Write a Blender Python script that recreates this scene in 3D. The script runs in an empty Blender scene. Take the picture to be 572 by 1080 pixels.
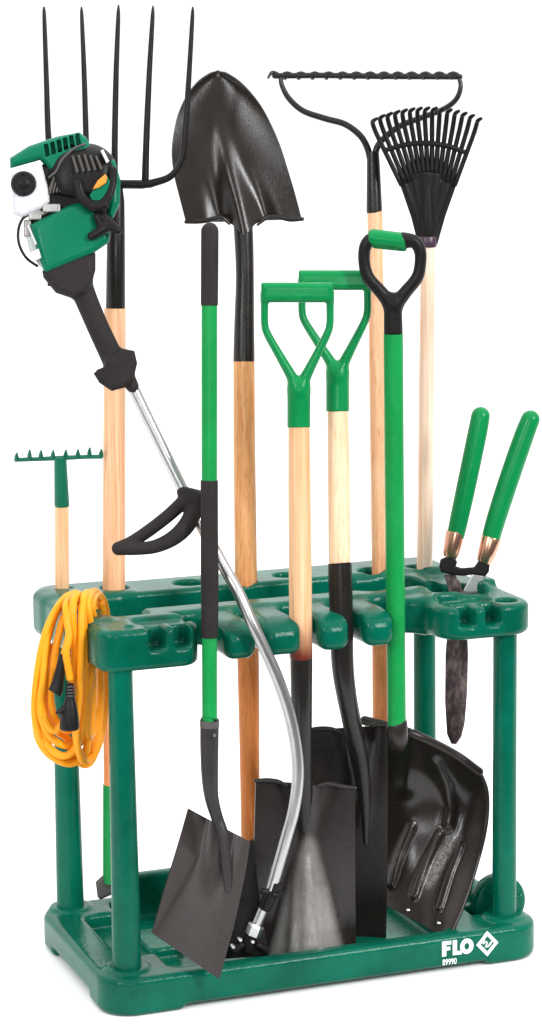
import bpy, math, random
import numpy as np
from mathutils import Matrix, Vector

random.seed(4)
SC = bpy.context.scene
COL = SC.collection

# ------------------------------------------------------------------ camera
YAW, PIT, ROL = -0.357376473190855, -0.16378023249661053, 0.012382317810036706
CAM = np.array([-0.9779470690077166, -3.2336076923009176, 1.2194731511366348])
FPX = 2587.0805507787672            # focal length in pixels of a 572 x 1080 frame
ca, sa, cb, sb, cc, sc_ = math.cos(YAW), math.sin(YAW), math.cos(PIT), math.sin(PIT), math.cos(ROL), math.sin(ROL)
R = (np.array([[ca, -sa, 0], [sa, ca, 0], [0, 0, 1]]) @ np.array([[1, 0, 0], [0, cb, -sb], [0, sb, cb]])
     @ np.array([[cc, 0, sc_], [0, 1, 0], [-sc_, 0, cc]]))
RIGHT = np.array([R[0, 0], R[1, 0], 0.0]); RIGHT /= np.linalg.norm(RIGHT)
FWD = R[:, 1]
cam = bpy.data.cameras.new("camera")
camo = bpy.data.objects.new("camera", cam); COL.objects.link(camo)
camo.matrix_world = Matrix([[R[0, 0], R[0, 2], -R[0, 1], CAM[0]], [R[1, 0], R[1, 2], -R[1, 1], CAM[1]],
                            [R[2, 0], R[2, 2], -R[2, 1], CAM[2]], [0, 0, 0, 1]])
cam.sensor_fit = 'VERTICAL'; cam.sensor_height = 36.0
cam.lens = FPX / 1080 * 36.0
cam.clip_start = 0.05; cam.clip_end = 500
SC.camera = camo


def rays(x, y):
    x = np.asarray(x, float); y = np.asarray(y, float)
    v = np.stack([(x - 286) / FPX, np.ones_like(x), (540 - y) / FPX], -1)
    return v @ R.T


def P3(x, y, Y):
    """Point of the scene seen at photo position (x, y) that stands at depth Y of the rack."""
    d = rays(x, y); return CAM + d * ((np.asarray(Y, float) - CAM[1]) / d[..., 1])[..., None]


def mpp(P):
    return ((P - CAM) @ FWD) / FPX


class Plane:
    """Upright plane a tool hangs in: through two points of its shaft, level across."""
    def __init__(s, a, b, turn=0.0):
        s.A = P3(*a); s.B = P3(*b)
        r = np.array([RIGHT[0] * math.cos(turn) - RIGHT[1] * math.sin(turn), RIGHT[0] * math.sin(turn) + RIGHT[1] * math.cos(turn), 0])
        n = np.cross(r, s.B - s.A); n /= np.linalg.norm(n)
        if n @ (CAM - s.A) < 0: n = -n
        s.n = n

    def __call__(s, x, y, d=0.0):
        v = rays(x, y)
        t = ((s.A - CAM) @ s.n) / (v @ s.n)
        P = CAM + v * t[..., None]
        return P - v * (np.asarray(d, float) * mpp(P))[..., None]


# ------------------------------------------------------------------ materials
def mat(name):
    m = bpy.data.materials.new(name); m.use_nodes = True
    nt = m.node_tree; b = nt.nodes["Principled BSDF"]
    return m, nt, b


def noise(nt, scale, detail=4, stretch=(1, 1, 1), rough=0.6):
    tc = nt.nodes.new("ShaderNodeTexCoord"); mp = nt.nodes.new("ShaderNodeMapping")
    mp.inputs["Scale"].default_value = stretch
    n = nt.nodes.new("ShaderNodeTexNoise"); n.inputs["Scale"].default_value = scale
    n.inputs["Detail"].default_value = detail; n.inputs["Roughness"].default_value = rough
    nt.links.new(tc.outputs["Object"], mp.inputs["Vector"]); nt.links.new(mp.outputs["Vector"], n.inputs["Vector"])
    return n


def ramp(nt, src, stops):
    r = nt.nodes.new("ShaderNodeValToRGB"); e = r.color_ramp.elements
    while len(e) < len(stops): e.new(0.5)
    for i, (p, c) in enumerate(stops):
        e[i].position = p; e[i].color = (*c, 1) if len(c) == 3 else c
    nt.links.new(src, r.inputs["Fac"]); return r


def bump(nt, b, src, dist, strength=1.0):
    bm = nt.nodes.new("ShaderNodeBump"); bm.inputs["Distance"].default_value = dist; bm.inputs["Strength"].default_value = strength
    nt.links.new(src, bm.inputs["Height"]); nt.links.new(bm.outputs["Normal"], b.inputs["Normal"])


def mul(c, k): return tuple(min(1, v * k) for v in c)


def plastic(name, c, rough=0.35, var=0.12, bscale=160, bdist=0.0006, spec=0.5, metal=0.0, vscale=9, dust=None):
    m, nt, b = mat(name)
    n = noise(nt, vscale, 5)
    r = ramp(nt, n.outputs["Fac"], [(0.3, mul(c, 1 - var)), (0.7, mul(c, 1 + var))])
    out = r.outputs["Color"]
    if dust:                                 # rubbed, chalky patches and fine scratches
        nd = noise(nt, 48, 10, (1, 1, 0.6), 0.82); rd = ramp(nt, nd.outputs["Fac"], [(0.50, (0, 0, 0)), (0.80, (dust[3],) * 3)])
        nsx = noise(nt, 1.0, 3, (40, 40, 420), 0.7); rs2 = ramp(nt, nsx.outputs["Fac"], [(0.68, (0, 0, 0)), (0.74, (dust[3] * 0.7,) * 3)])
        mxx = nt.nodes.new("ShaderNodeMixRGB"); mxx.blend_type = 'LIGHTEN'; mxx.inputs["Fac"].default_value = 1
        nt.links.new(rd.outputs["Color"], mxx.inputs["Color1"]); nt.links.new(rs2.outputs["Color"], mxx.inputs["Color2"])
        mx = nt.nodes.new("ShaderNodeMixRGB"); mx.inputs["Color2"].default_value = (*dust[:3], 1)
        nt.links.new(mxx.outputs["Color"], mx.inputs["Fac"]); nt.links.new(out, mx.inputs["Color1"]); out = mx.outputs["Color"]
    nt.links.new(out, b.inputs["Base Color"])
    n2 = noise(nt, bscale, 3)
    bump(nt, b, n2.outputs["Fac"], bdist, 0.6)
    n3 = noise(nt, 30, 6)
    rr = nt.nodes.new("ShaderNodeMapRange"); rr.inputs["To Min"].default_value = max(0.03, rough - 0.1); rr.inputs["To Max"].default_value = rough + 0.12
    nt.links.new(n3.outputs["Fac"], rr.inputs["Value"]); nt.links.new(rr.outputs["Result"], b.inputs["Roughness"])
    b.inputs["Specular IOR Level"].default_value = spec
    b.inputs["Metallic"].default_value = metal
    return m


def wood(name, light, dark, tint_z=None, scol=(0.95, 0.60, 0.36)):
    m, nt, b = mat(name)
    n = noise(nt, 1.0, 6, (95, 95, 2.2), 0.62)
    n.inputs["Distortion"].default_value = 0.7
    r = ramp(nt, n.outputs["Fac"], [(0.30, dark), (0.48, tuple((a + d) / 2 for a, d in zip(light, dark))), (0.66, light)])
    big = noise(nt, 1.0, 3, (14, 14, 3.2))
    mx = nt.nodes.new("ShaderNodeMixRGB"); mx.blend_type = 'MULTIPLY'; mx.inputs["Fac"].default_value = 0.55
    r2 = ramp(nt, big.outputs["Fac"], [(0.35, (0.80, 0.66, 0.52)), (0.62, (1, 1, 1))])
    nt.links.new(r.outputs["Color"], mx.inputs["Color1"]); nt.links.new(r2.outputs["Color"], mx.inputs["Color2"])
    fine = noise(nt, 1.0, 2, (380, 380, 4))
    r3 = ramp(nt, fine.outputs["Fac"], [(0.30, (0.66, 0.50, 0.38)), (0.45, (1, 1, 1))])
    mx2 = nt.nodes.new("ShaderNodeMixRGB"); mx2.blend_type = 'MULTIPLY'; mx2.inputs["Fac"].default_value = 0.6
    nt.links.new(mx.outputs["Color"], mx2.inputs["Color1"]); nt.links.new(r3.outputs["Color"], mx2.inputs["Color2"])
    out = mx2
    if tint_z is not None:                    # redder and darker towards the lower end
        geo = nt.nodes.new("ShaderNodeNewGeometry"); sp = nt.nodes.new("ShaderNodeSeparateXYZ")
        nt.links.new(geo.outputs["Position"], sp.inputs["Vector"])
        ad = nt.nodes.new("ShaderNodeMath"); ad.operation = 'MULTIPLY_ADD'; ad.inputs[1].default_value = 0.10
        nt.links.new(big.outputs["Fac"], ad.inputs[0]); nt.links.new(sp.outputs["Z"], ad.inputs[2])
        mr_ = nt.nodes.new("ShaderNodeMapRange"); mr_.inputs["From Min"].default_value = tint_z + (0.12 if scol[0] > .5 else 0.09); mr_.inputs["From Max"].default_value = tint_z - (0.06 if scol[0] > .5 else -0.02)
        nt.links.new(ad.outputs["Value"], mr_.inputs["Value"])
        out = nt.nodes.new("ShaderNodeMixRGB"); out.blend_type = 'MULTIPLY'; out.inputs["Color2"].default_value = (*scol, 1)
        nt.links.new(mr_.outputs["Result"], out.inputs["Fac"]); nt.links.new(mx2.outputs["Color"], out.inputs["Color1"])
    nt.links.new(out.outputs["Color"], b.inputs["Base Color"])
    b.inputs["Roughness"].default_value = 0.42
    b.inputs["Specular IOR Level"].default_value = 0.3
    bump(nt, b, fine.outputs["Fac"], 0.0004, 0.5)
    return m


def black_metal(name, c, rough, scratch=0.25, spec=0.5):
    m, nt, b = mat(name)
    n = noise(nt, 14, 7, (1, 1, 0.6), 0.7)
    r = ramp(nt, n.outputs["Fac"], [(0.3, mul(c, 0.75)), (0.55, c), (0.8, mul(c, 1.5))])
    sp = noise(nt, 420, 3, (1, 1, 0.35), 0.8)
    r2 = ramp(nt, sp.outputs["Fac"], [(0.68, (0, 0, 0)), (0.80, (scratch * 0.4,) * 3)])
    ad = nt.nodes.new("ShaderNodeMixRGB"); ad.blend_type = 'ADD'; ad.inputs["Fac"].default_value = 1
    nt.links.new(r.outputs["Color"], ad.inputs["Color1"]); nt.links.new(r2.outputs["Color"], ad.inputs["Color2"])
    nt.links.new(ad.outputs["Color"], b.inputs["Base Color"])
    n3 = noise(nt, 22, 6)
    rr = nt.nodes.new("ShaderNodeMapRange"); rr.inputs["To Min"].default_value = rough - 0.10; rr.inputs["To Max"].default_value = rough + 0.14
    nt.links.new(n3.outputs["Fac"], rr.inputs["Value"]); nt.links.new(rr.outputs["Result"], b.inputs["Roughness"])
    b.inputs["Specular IOR Level"].default_value = spec
    bump(nt, b, sp.outputs["Fac"], 0.0004, 0.5)
    return m


def metal(name, c, rough, var=0.1, stretch=(1, 1, 1), scale=60):
    m, nt, b = mat(name)
    n = noise(nt, scale, 5, stretch)
    r = ramp(nt, n.outputs["Fac"], [(0.3, mul(c, 1 - var)), (0.7, mul(c, 1 + var))])
    nt.links.new(r.outputs["Color"], b.inputs["Base Color"])
    b.inputs["Metallic"].default_value = 1; b.inputs["Roughness"].default_value = rough
    bump(nt, b, n.outputs["Fac"], 0.0002, 0.3)
    return m


M = {}
M['rack'] = plastic("rack green plastic", (0.0005, 0.092, 0.056), 0.17, 0.28, 170, 0.0010, 0.14, dust=(0.03, 0.20, 0.135, 0.17))
M['green'] = plastic("bright green plastic", (0.003, 0.215, 0.060), 0.24, 0.10, 240, 0.0004, 0.15, dust=(0.05, 0.33, 0.14, 0.25))
M['green_tube'] = plastic("bright green tube", (0.008, 0.245, 0.056), 0.28, 0.12, 60, 0.0004, 0.12, dust=(0.08, 0.36, 0.15, 0.3))
M['engine_green'] = plastic("engine green plastic", (0.002, 0.150, 0.078), 0.28, 0.08, 240, 0.0004, 0.12)
M['rake_green'] = plastic("painted green steel", (0.003, 0.130, 0.075), 0.30, 0.12, 240, 0.0004, 0.3)
M['black'] = plastic("black plastic", (0.011, 0.0098, 0.0098), 0.38, 0.25, 260, 0.0007, 0.14)
M['foam'] = plastic("black foam rubber", (0.024, 0.021, 0.0205), 0.58, 0.25, 420, 0.0010, 0.10)
M['rubber'] = plastic("black rubber", (0.009, 0.008, 0.008), 0.40, 0.25, 300, 0.0006, 0.2)
M['white'] = plastic("white plastic", (0.60, 0.605, 0.64), 0.35, 0.02, 240, 0.0003)
M['label'] = plastic("white print", (0.82, 0.84, 0.83), 0.45, 0.04, 400, 0.0002)
M['orange'] = plastic("orange cord rubber", (0.88, 0.335, 0.010), 0.42, 0.14, 200, 0.0005, 0.25)
M['amber'] = plastic("orange plastic", (0.75, 0.26, 0.02), 0.35, 0.1)
M['grey'] = plastic("grey steel", (0.085, 0.078, 0.078), 0.42, 0.2, 200, 0.0004, 0.4, 0.25)
M['paint'] = black_metal("black painted steel", (0.0125, 0.0105, 0.0095), 0.27, 0.25, 0.34)
M['tine'] = black_metal("black painted tines", (0.006, 0.005, 0.005), 0.33, 0.1, 0.22)
M['blade_matt'] = black_metal("dull black blade steel", (0.030, 0.0245, 0.023), 0.30, 0.15, 0.32)
M['blade_gloss'] = black_metal("worn blade steel with painted highlight", (0.015, 0.012, 0.011), 0.25, 0.3, 0.42)
M['blade_round'] = black_metal("brownish black blade steel", (0.017, 0.0132, 0.0112), 0.21, 0.12, 0.38)
M['socket_grey'] = black_metal("dark grey socket steel", (0.034, 0.031, 0.031), 0.34, 0.2, 0.18)
M['scoop_trim'] = black_metal("black scoop edge", (0.020, 0.016, 0.0145), 0.28, 0.1, 0.3)
M['scoop'] = black_metal("black glossy scoop plastic", (0.015, 0.0118, 0.0105), 0.19, 0.12, 0.42)
M['chrome'] = metal("aluminium tube", (0.50, 0.50, 0.505), 0.33, 0.08, (1, 1, 0.2), 120)
M['silver'] = metal("bright blade steel", (0.60, 0.61, 0.62), 0.3)
M['copper'] = metal("copper ferrule", (0.70, 0.39, 0.27), 0.27, 0.12)
M['wood_orange'] = wood("orange ash wood", (0.85, 0.49, 0.23), (0.62, 0.26, 0.08), 0.46)
M['wood_warm'] = wood("warm ash wood", (0.92, 0.61, 0.40), (0.74, 0.38, 0.19), 0.46)
M['wood_pink'] = wood("pale pink ash wood", (0.94, 0.78, 0.66), (0.86, 0.63, 0.50))
M['wood_peach'] = wood("peach ash wood", (0.94, 0.72, 0.50), (0.84, 0.54, 0.34))
M['wood_cream'] = wood("cream ash wood", (0.92, 0.61, 0.38), (0.77, 0.42, 0.21))

def scuff_highlight(m, lo, hi, col, sc, amount, metallic=0.0):
    """Real scuffs on the scoop, a painted highlight on the front blade, masked by a mesh attribute."""
    nt = m.node_tree; b = nt.nodes["Principled BSDF"]; src = b.inputs["Base Color"].links[0].from_socket
    at = nt.nodes.new("ShaderNodeAttribute"); at.attribute_name = "wear_highlight"
    ns = noise(nt, sc, 6, (1, 1, 0.3), 0.8); r_ = ramp(nt, ns.outputs["Fac"], [(lo, (0, 0, 0)), (hi, (amount,) * 3)])
    ml = nt.nodes.new("ShaderNodeMath"); ml.operation = 'MULTIPLY'
    nt.links.new(at.outputs["Fac"], ml.inputs[0]); nt.links.new(r_.outputs["Color"], ml.inputs[1])
    mx = nt.nodes.new("ShaderNodeMixRGB"); mx.inputs["Color2"].default_value = (*col, 1)
    nt.links.new(ml.outputs["Value"], mx.inputs["Fac"]); nt.links.new(src, mx.inputs["Color1"]); nt.links.new(mx.outputs["Color"], b.inputs["Base Color"])
    if metallic:
        mm = nt.nodes.new("ShaderNodeMath"); mm.operation = 'MULTIPLY'; mm.inputs[1].default_value = metallic
        nt.links.new(ml.outputs["Value"], mm.inputs[0]); nt.links.new(mm.outputs["Value"], b.inputs["Metallic"])


scuff_highlight(M['scoop'], 0.40, 0.66, (0.27, 0.255, 0.25), 330, 0.9)
scuff_highlight(M['blade_gloss'], 0.05, 0.62, (0.42, 0.40, 0.385), 40, 0.9, 0.5)  # pale metal patch stands in for the front blade's highlight

# rusty purple shear blade
m, nt, b = mat("stained shear blade steel")
n = noise(nt, 55, 6, (1, 1, 0.5), 0.7)
r = ramp(nt, n.outputs["Fac"], [(0.3, (0.020, 0.016, 0.017)), (0.46, (0.060, 0.038, 0.042)), (0.58, (0.17, 0.125, 0.12)), (0.8, (0.55, 0.46, 0.44))])
nt.links.new(r.outputs["Color"], b.inputs["Base Color"]); b.inputs["Roughness"].default_value = 0.38; b.inputs["Metallic"].default_value = 0.3
bump(nt, b, n.outputs["Fac"], 0.0005, 0.5)
M['shear'] = m
M['clear'] = plastic('milky tank plastic', (0.55, 0.60, 0.59), 0.3, 0.1)
M['dull_silver'] = plastic('cast alloy', (0.35, 0.34, 0.33), 0.4, 0.35, 120, 0.0006, 0.5, 0.5, 60)
M['grille'] = plastic('grey brown grille plastic', (0.060, 0.054, 0.045), 0.4, 0.2)
# white studio floor
m, nt, b = mat("white studio paper")
n = noise(nt, 3, 4)
r = ramp(nt, n.outputs["Fac"], [(0.3, (0.91, 0.91, 0.91)), (0.7, (0.93, 0.93, 0.93))])
nt.links.new(r.outputs["Color"], b.inputs["Base Color"]); b.inputs["Roughness"].default_value = 0.9
b.inputs["Specular IOR Level"].default_value = 0.1
M['paper'] = m


# ------------------------------------------------------------------ scene objects
ROOT_LOC = {}


def thing(name, label, cat, loc, group=None):
    o = bpy.data.objects.new(name, None); COL.objects.link(o)
    o.empty_display_size = 0.05
    o.location = tuple(float(v) for v in loc); o["label"] = label; o["category"] = cat
    if group: o["group"] = group
    ROOT_LOC[o.name] = np.array(loc, float)
    return o


def top(o):
    while o.parent: o = o.parent
    return o


def add(name, V, F, m, parent=None, smooth=True, angle=None, label=None):
    V = np.asarray(V, float)
    if parent is not None: V = V - ROOT_LOC[top(parent).name]
    me = bpy.data.meshes.new(name)
    me.from_pydata(V.tolist(), [], [list(map(int, f)) for f in F]); me.update()
    if smooth:
        me.polygons.foreach_set("use_smooth", [True] * len(me.polygons))
        if angle: me.set_sharp_from_angle(angle=math.radians(angle))
    me.materials.append(m)
    o = bpy.data.objects.new(name, me); COL.objects.link(o)
    if parent is not None: o.parent = parent
    if label: o["label"] = label
    return o


def merge(*parts):
    V, F, k = [], [], 0
    for v, f in parts:
        V.append(np.asarray(v, float)); F += [[int(i) + k for i in q] for q in f]; k += len(v)
    return np.concatenate(V), F


def spline(pts, n):
    """Catmull-Rom through rows of any width, n samples a span."""
    p = np.asarray(pts, float)
    if len(p) == 2: return np.array([p[0] + (p[1] - p[0]) * t for t in np.linspace(0, 1, n + 1)])
    q = np.vstack([2 * p[0] - p[1], p, 2 * p[-1] - p[-2]]); out = []
    for i in range(1, len(q) - 2):
        a, b_, c, d = q[i - 1:i + 3]
        for t in np.arange(n) / n:
            out.append(0.5 * ((2 * b_) + (c - a) * t + (2 * a - 5 * b_ + 4 * c - d) * t * t + (3 * b_ - a - 3 * c + d) * t ** 3))
    out.append(p[-1]); return np.array(out)


def tube(C, rad, n=20, flat=None, round_ends=(0, 0), closed=False):
    """Swept tube along points C (world) with radii; flat=(a, b, up): elliptic factors and the direction of the first axis."""
    C = np.asarray(C, float); rad = np.broadcast_to(np.asarray(rad, float), (len(C),)).copy()
    if not closed:
        for end in (0, 1):
            k = round_ends[end]
            if k:
                c = C[0] if end == 0 else C[-1]; t = (C[0] - C[1]) if end == 0 else (C[-1] - C[-2]); t = t / np.linalg.norm(t)
                r0 = rad[0] if end == 0 else rad[-1]
                s = [math.sin(math.pi / 2 * i / 5) for i in range(1, 6)]
                ex = np.array([c + t * r0 * k * v for v in s]); er = np.array([r0 * max(0.06, math.cos(math.pi / 2 * i / 5)) for i in range(1, 6)])
                if end == 0: C = np.vstack([ex[::-1], C]); rad = np.concatenate([er[::-1], rad])
                else: C = np.vstack([C, ex]); rad = np.concatenate([rad, er])
    N = len(C)
    T = np.gradient(C, axis=0)
    if closed: T = np.roll(C, -1, 0) - np.roll(C, 1, 0)
    T /= np.linalg.norm(T, axis=1)[:, None] + 1e-12
    up = np.array(flat[2], float) if flat is not None else np.array([0.31, -0.9, 0.29])
    V, F = [], []
    a = np.linspace(0, 2 * math.pi, n, endpoint=False)
    u = up - T[0] * (up @ T[0]); u /= np.linalg.norm(u)
    for i in range(N):
        if flat is not None: u = up
        u = u - T[i] * (u @ T[i]); u /= np.linalg.norm(u) + 1e-12
        w = np.cross(T[i], u)
        fa, fb = (flat[0], flat[1]) if flat is not None else (1, 1)
        V.append(C[i] + rad[i] * (np.cos(a)[:, None] * u * fa + np.sin(a)[:, None] * w * fb))
    V = np.concatenate(V)
    for i in range(N if closed else N - 1):
        j = (i + 1) % N
        for k in range(n):
            l = (k + 1) % n
            F.append((i * n + k, i * n + l, j * n + l, j * n + k))
    if not closed:
        F.append(tuple(range(n))[::-1]); F.append(tuple((N - 1) * n + k for k in range(n)))
    return V, F


def rod(pl, pts, n=20, sp=1, **kw):
    """Tube in a tool's plane: rows (x, y, d, radius) in photo pixels."""
    q = spline(pts, sp) if sp > 1 else np.asarray(pts, float)
    C = pl(q[:, 0], q[:, 1], q[:, 2])
    return tube(C, q[:, 3] * mpp(C), n, **kw)


def rodY(pts, n=20, sp=1, **kw):
    """Tube along rows (x, y, Y, radius in photo pixels)."""
    q = spline(pts, sp) if sp > 1 else np.asarray(pts, float)
    C = P3(q[:, 0], q[:, 1], q[:, 2])
    return tube(C, q[:, 3] * mpp(C), n, **kw)


def sheet(G, thick, n_dir):
    """Closed plate from a grid of front points G[v][u], given thickness away from n_dir."""
    nv, nu = G.shape[:2]
    gu = np.gradient(G, axis=1); gv = np.gradient(G, axis=0)
    N = np.cross(gu, gv); N /= np.linalg.norm(N, axis=2)[..., None] + 1e-12
    N[(N @ n_dir) < 0] *= -1
    if np.linalg.norm(G[0, 0] - G[0, -1]) < 0.004: N[0] = N[3].mean(0); N[1] = N[3].mean(0); N[2] = N[3].mean(0)
    B = G - N * thick
    V = np.concatenate([G.reshape(-1, 3), B.reshape(-1, 3)]); o = nv * nu
    F = []
    flip = np.mean(np.cross(gu, gv).reshape(-1, 3) @ n_dir) < 0
    def q(a, b_, c, d): F.append((a, b_, c, d) if not flip else (d, c, b_, a))
    for v in range(nv - 1):
        for u in range(nu - 1):
            i = v * nu + u
            q(i, i + 1, i + nu + 1, i + nu); q(o + i + nu, o + i + nu + 1, o + i + 1, o + i)
    for u in range(nu - 1):
        q(o + u, o + u + 1, u + 1, u); i = (nv - 1) * nu + u; q(i, i + 1, o + i + 1, o + i)
    for v in range(nv - 1):
        i = v * nu; q(i, i + nu, o + i + nu, o + i); i = v * nu + nu - 1; q(o + i, o + i + nu, i + nu, i)
    return V, F


def blade(pl, left, right, nu, sp, dfun, thick, dip=None):
    L = spline(left, sp); Rr = spline(right, sp); nv = len(L)
    u = np.linspace(0, 1, nu)[None, :, None]
    XY = L[:, None, :2] * (1 - u) + Rr[:, None, :2] * u
    U = np.broadcast_to(np.linspace(-1, 1, nu)[None, :], (nv, nu)); Vv = np.broadcast_to(np.linspace(0, 1, nv)[:, None], (nv, nu))
    if dip: XY = XY.copy(); XY[..., 1] += dip(U, Vv)
    G = pl(XY[..., 0], XY[..., 1], dfun(U, Vv))
    return sheet(G, thick, CAM - G.reshape(-1, 3).mean(0))


# ------------------------------------------------------------------ moulded shapes: signed distances meshed with surface nets
def smin(a, b_, k):
    h = np.clip(0.5 + 0.5 * (b_ - a) / k, 0, 1); return b_ * (1 - h) + a * h - k * h * (1 - h)


def smax(a, b_, k): return -smin(-a, -b_, k)


def s_box(x, y, z, lo, hi, r):
    c = [(a + b_) / 2 for a, b_ in zip(lo, hi)]; h = [(b_ - a) / 2 - r for a, b_ in zip(lo, hi)]
    q = [np.abs(v - k) - w for v, k, w in zip((x, y, z), c, h)]
    return np.sqrt(sum(np.maximum(v, 0) ** 2 for v in q)) + np.minimum(np.maximum(np.maximum(q[0], q[1]), q[2]), 0) - r


def s_slab(x, y, z, lo, hi, rp, re):
    """Box with plan corner radius rp and edge rounding re."""
    cx, cy = (lo[0] + hi[0]) / 2, (lo[1] + hi[1]) / 2
    qx = np.abs(x - cx) - ((hi[0] - lo[0]) / 2 - rp); qy = np.abs(y - cy) - ((hi[1] - lo[1]) / 2 - rp)
    d2 = np.sqrt(np.maximum(qx, 0) ** 2 + np.maximum(qy, 0) ** 2) + np.minimum(np.maximum(qx, qy), 0) - rp
    return s_ext(d2, z, lo[2], hi[2], re)


def s_ext(d2, z, z0, z1, re):
    dz = np.abs(z - (z0 + z1) / 2) - (z1 - z0) / 2
    a, b_ = d2 + re, dz + re
    return np.sqrt(np.maximum(a, 0) ** 2 + np.maximum(b_, 0) ** 2) + np.minimum(np.maximum(a, b_), 0) - re


def s_cap(x, y, z, a, b_, ra, rb=None, fz=1.0):
    """Tapered capsule, squashed by fz along z."""
    rb = ra if rb is None else rb
    d = [q - p for p, q in zip(a, b_)]; L = sum(v * v for v in d) + 1e-9
    t = np.clip(((x - a[0]) * d[0] + (y - a[1]) * d[1] + (z - a[2]) * d[2]) / L, 0, 1)
    return np.sqrt((x - a[0] - t * d[0]) ** 2 + (y - a[1] - t * d[1]) ** 2 + ((z - a[2] - t * d[2]) / fz) ** 2) - (ra + (rb - ra) * t)


def s_chain(x, y, z, pts, fz=1.0, n=6):
    """Smooth limb through rows (x, y, z, r)."""
    q = spline(pts, n); d = None
    for a, b_ in zip(q[:-1], q[1:]):
        e = s_cap(x, y, z, a[:3], b_[:3], a[3], b_[3], fz); d = e if d is None else np.minimum(d, e)
    return d


def s_poly(x, y, P):
    P = [np.array(p, float) for p in P]; d = np.full(x.shape, 1e9); s = np.ones(x.shape)
    for i in range(len(P)):
        a, b_ = P[i], P[i - 1]; e = b_ - a; wx, wy = x - a[0], y - a[1]
        t = np.clip((wx * e[0] + wy * e[1]) / (e @ e), 0, 1)
        d = np.minimum(d, (wx - e[0] * t) ** 2 + (wy - e[1] * t) ** 2)
        c1, c2, c3 = y >= a[1], y < b_[1], e[0] * wy > e[1] * wx
        s = np.where((c1 & c2 & c3) | (~c1 & ~c2 & ~c3), -s, s)
    return s * np.sqrt(d)


def nets(f, lo, hi, res):
    ax = [np.arange(l - 2 * res, h + 3 * res, res) for l, h in zip(lo, hi)]
    X, Y, Z = np.meshgrid(*ax, indexing='ij', sparse=False)
    v = f(X, Y, Z)
    s = v < 0
    nx, ny, nz = v.shape
    cnt = np.zeros((nx - 1, ny - 1, nz - 1)); acc = np.zeros((nx - 1, ny - 1, nz - 1, 3))
    corners = [(i, j, k) for i in (0, 1) for j in (0, 1) for k in (0, 1)]
    sl = lambda c: (slice(c[0], nx - 1 + c[0]), slice(c[1], ny - 1 + c[1]), slice(c[2], nz - 1 + c[2]))
    for a in corners:
        for b_ in corners:
            if a < b_ and sum(p != q for p, q in zip(a, b_)) == 1:
                va, vb = v[sl(a)], v[sl(b_)]; m_ = (va < 0) != (vb < 0)
                t = np.where(m_, va / np.where(m_, va - vb, 1), 0)
                cnt += m_
                for q in range(3): acc[..., q] += np.where(m_, a[q] + (b_[q] - a[q]) * t, 0)
    act = cnt > 0
    idx = np.full(act.shape, -1); idx[act] = np.arange(act.sum())
    I = np.argwhere(act)
    V = (I + acc[act] / cnt[act][:, None]) * res + np.array([a[0] for a in ax])
    F = []
    for axis in range(3):
        sa_ = [slice(None)] * 3; sb_ = [slice(None)] * 3; sa_[axis] = slice(0, -1); sb_[axis] = slice(1, None)
        ch = s[tuple(sa_)] != s[tuple(sb_)]
        E = np.argwhere(ch); o1, o2 = [q for q in range(3) if q != axis]
        E = E[(E[:, o1] > 0) & (E[:, o2] > 0) & (E[:, o1] < v.shape[o1] - 1) & (E[:, o2] < v.shape[o2] - 1)]
        ins = s[tuple(E.T)]
        def g(d1, d2):
            e = E.copy(); e[:, o1] -= d1; e[:, o2] -= d2; return idx[tuple(e.T)]
        Q = np.stack([g(1, 1), g(0, 1), g(0, 0), g(1, 0)], 1)
        fl = ins if axis != 1 else ~ins
        Q[~fl] = Q[~fl][:, ::-1]
        F.append(Q)
    return V, np.concatenate(F)


def mould(pl, f, box, res=0.8):
    """Signed distance in (photo x, photo y, pixels towards the camera) of a tool's plane."""
    V, F = nets(f, box[:3], box[3:], res)
    return pl(V[:, 0], V[:, 1], V[:, 2]), F[:, ::-1] if False else F


# ================================================================== the setting
def grid_plane(x0, x1, y0, y1, z):
    return [(x0, y0, z), (x1, y0, z), (x1, y1, z), (x0, y1, z)], [(0, 1, 2, 3)]


BASE_Z = -0.056
fl = add("floor", *grid_plane(-60, 60, -0.62, 90, BASE_Z), M['paper'], smooth=False)
fl["kind"] = "structure"

# ================================================================== the rack
rack = thing("tool_rack", "dark green moulded plastic tool rack on wheels, holding all the garden tools", "tool rack", (0.3, 0.147, BASE_Z))


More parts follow.
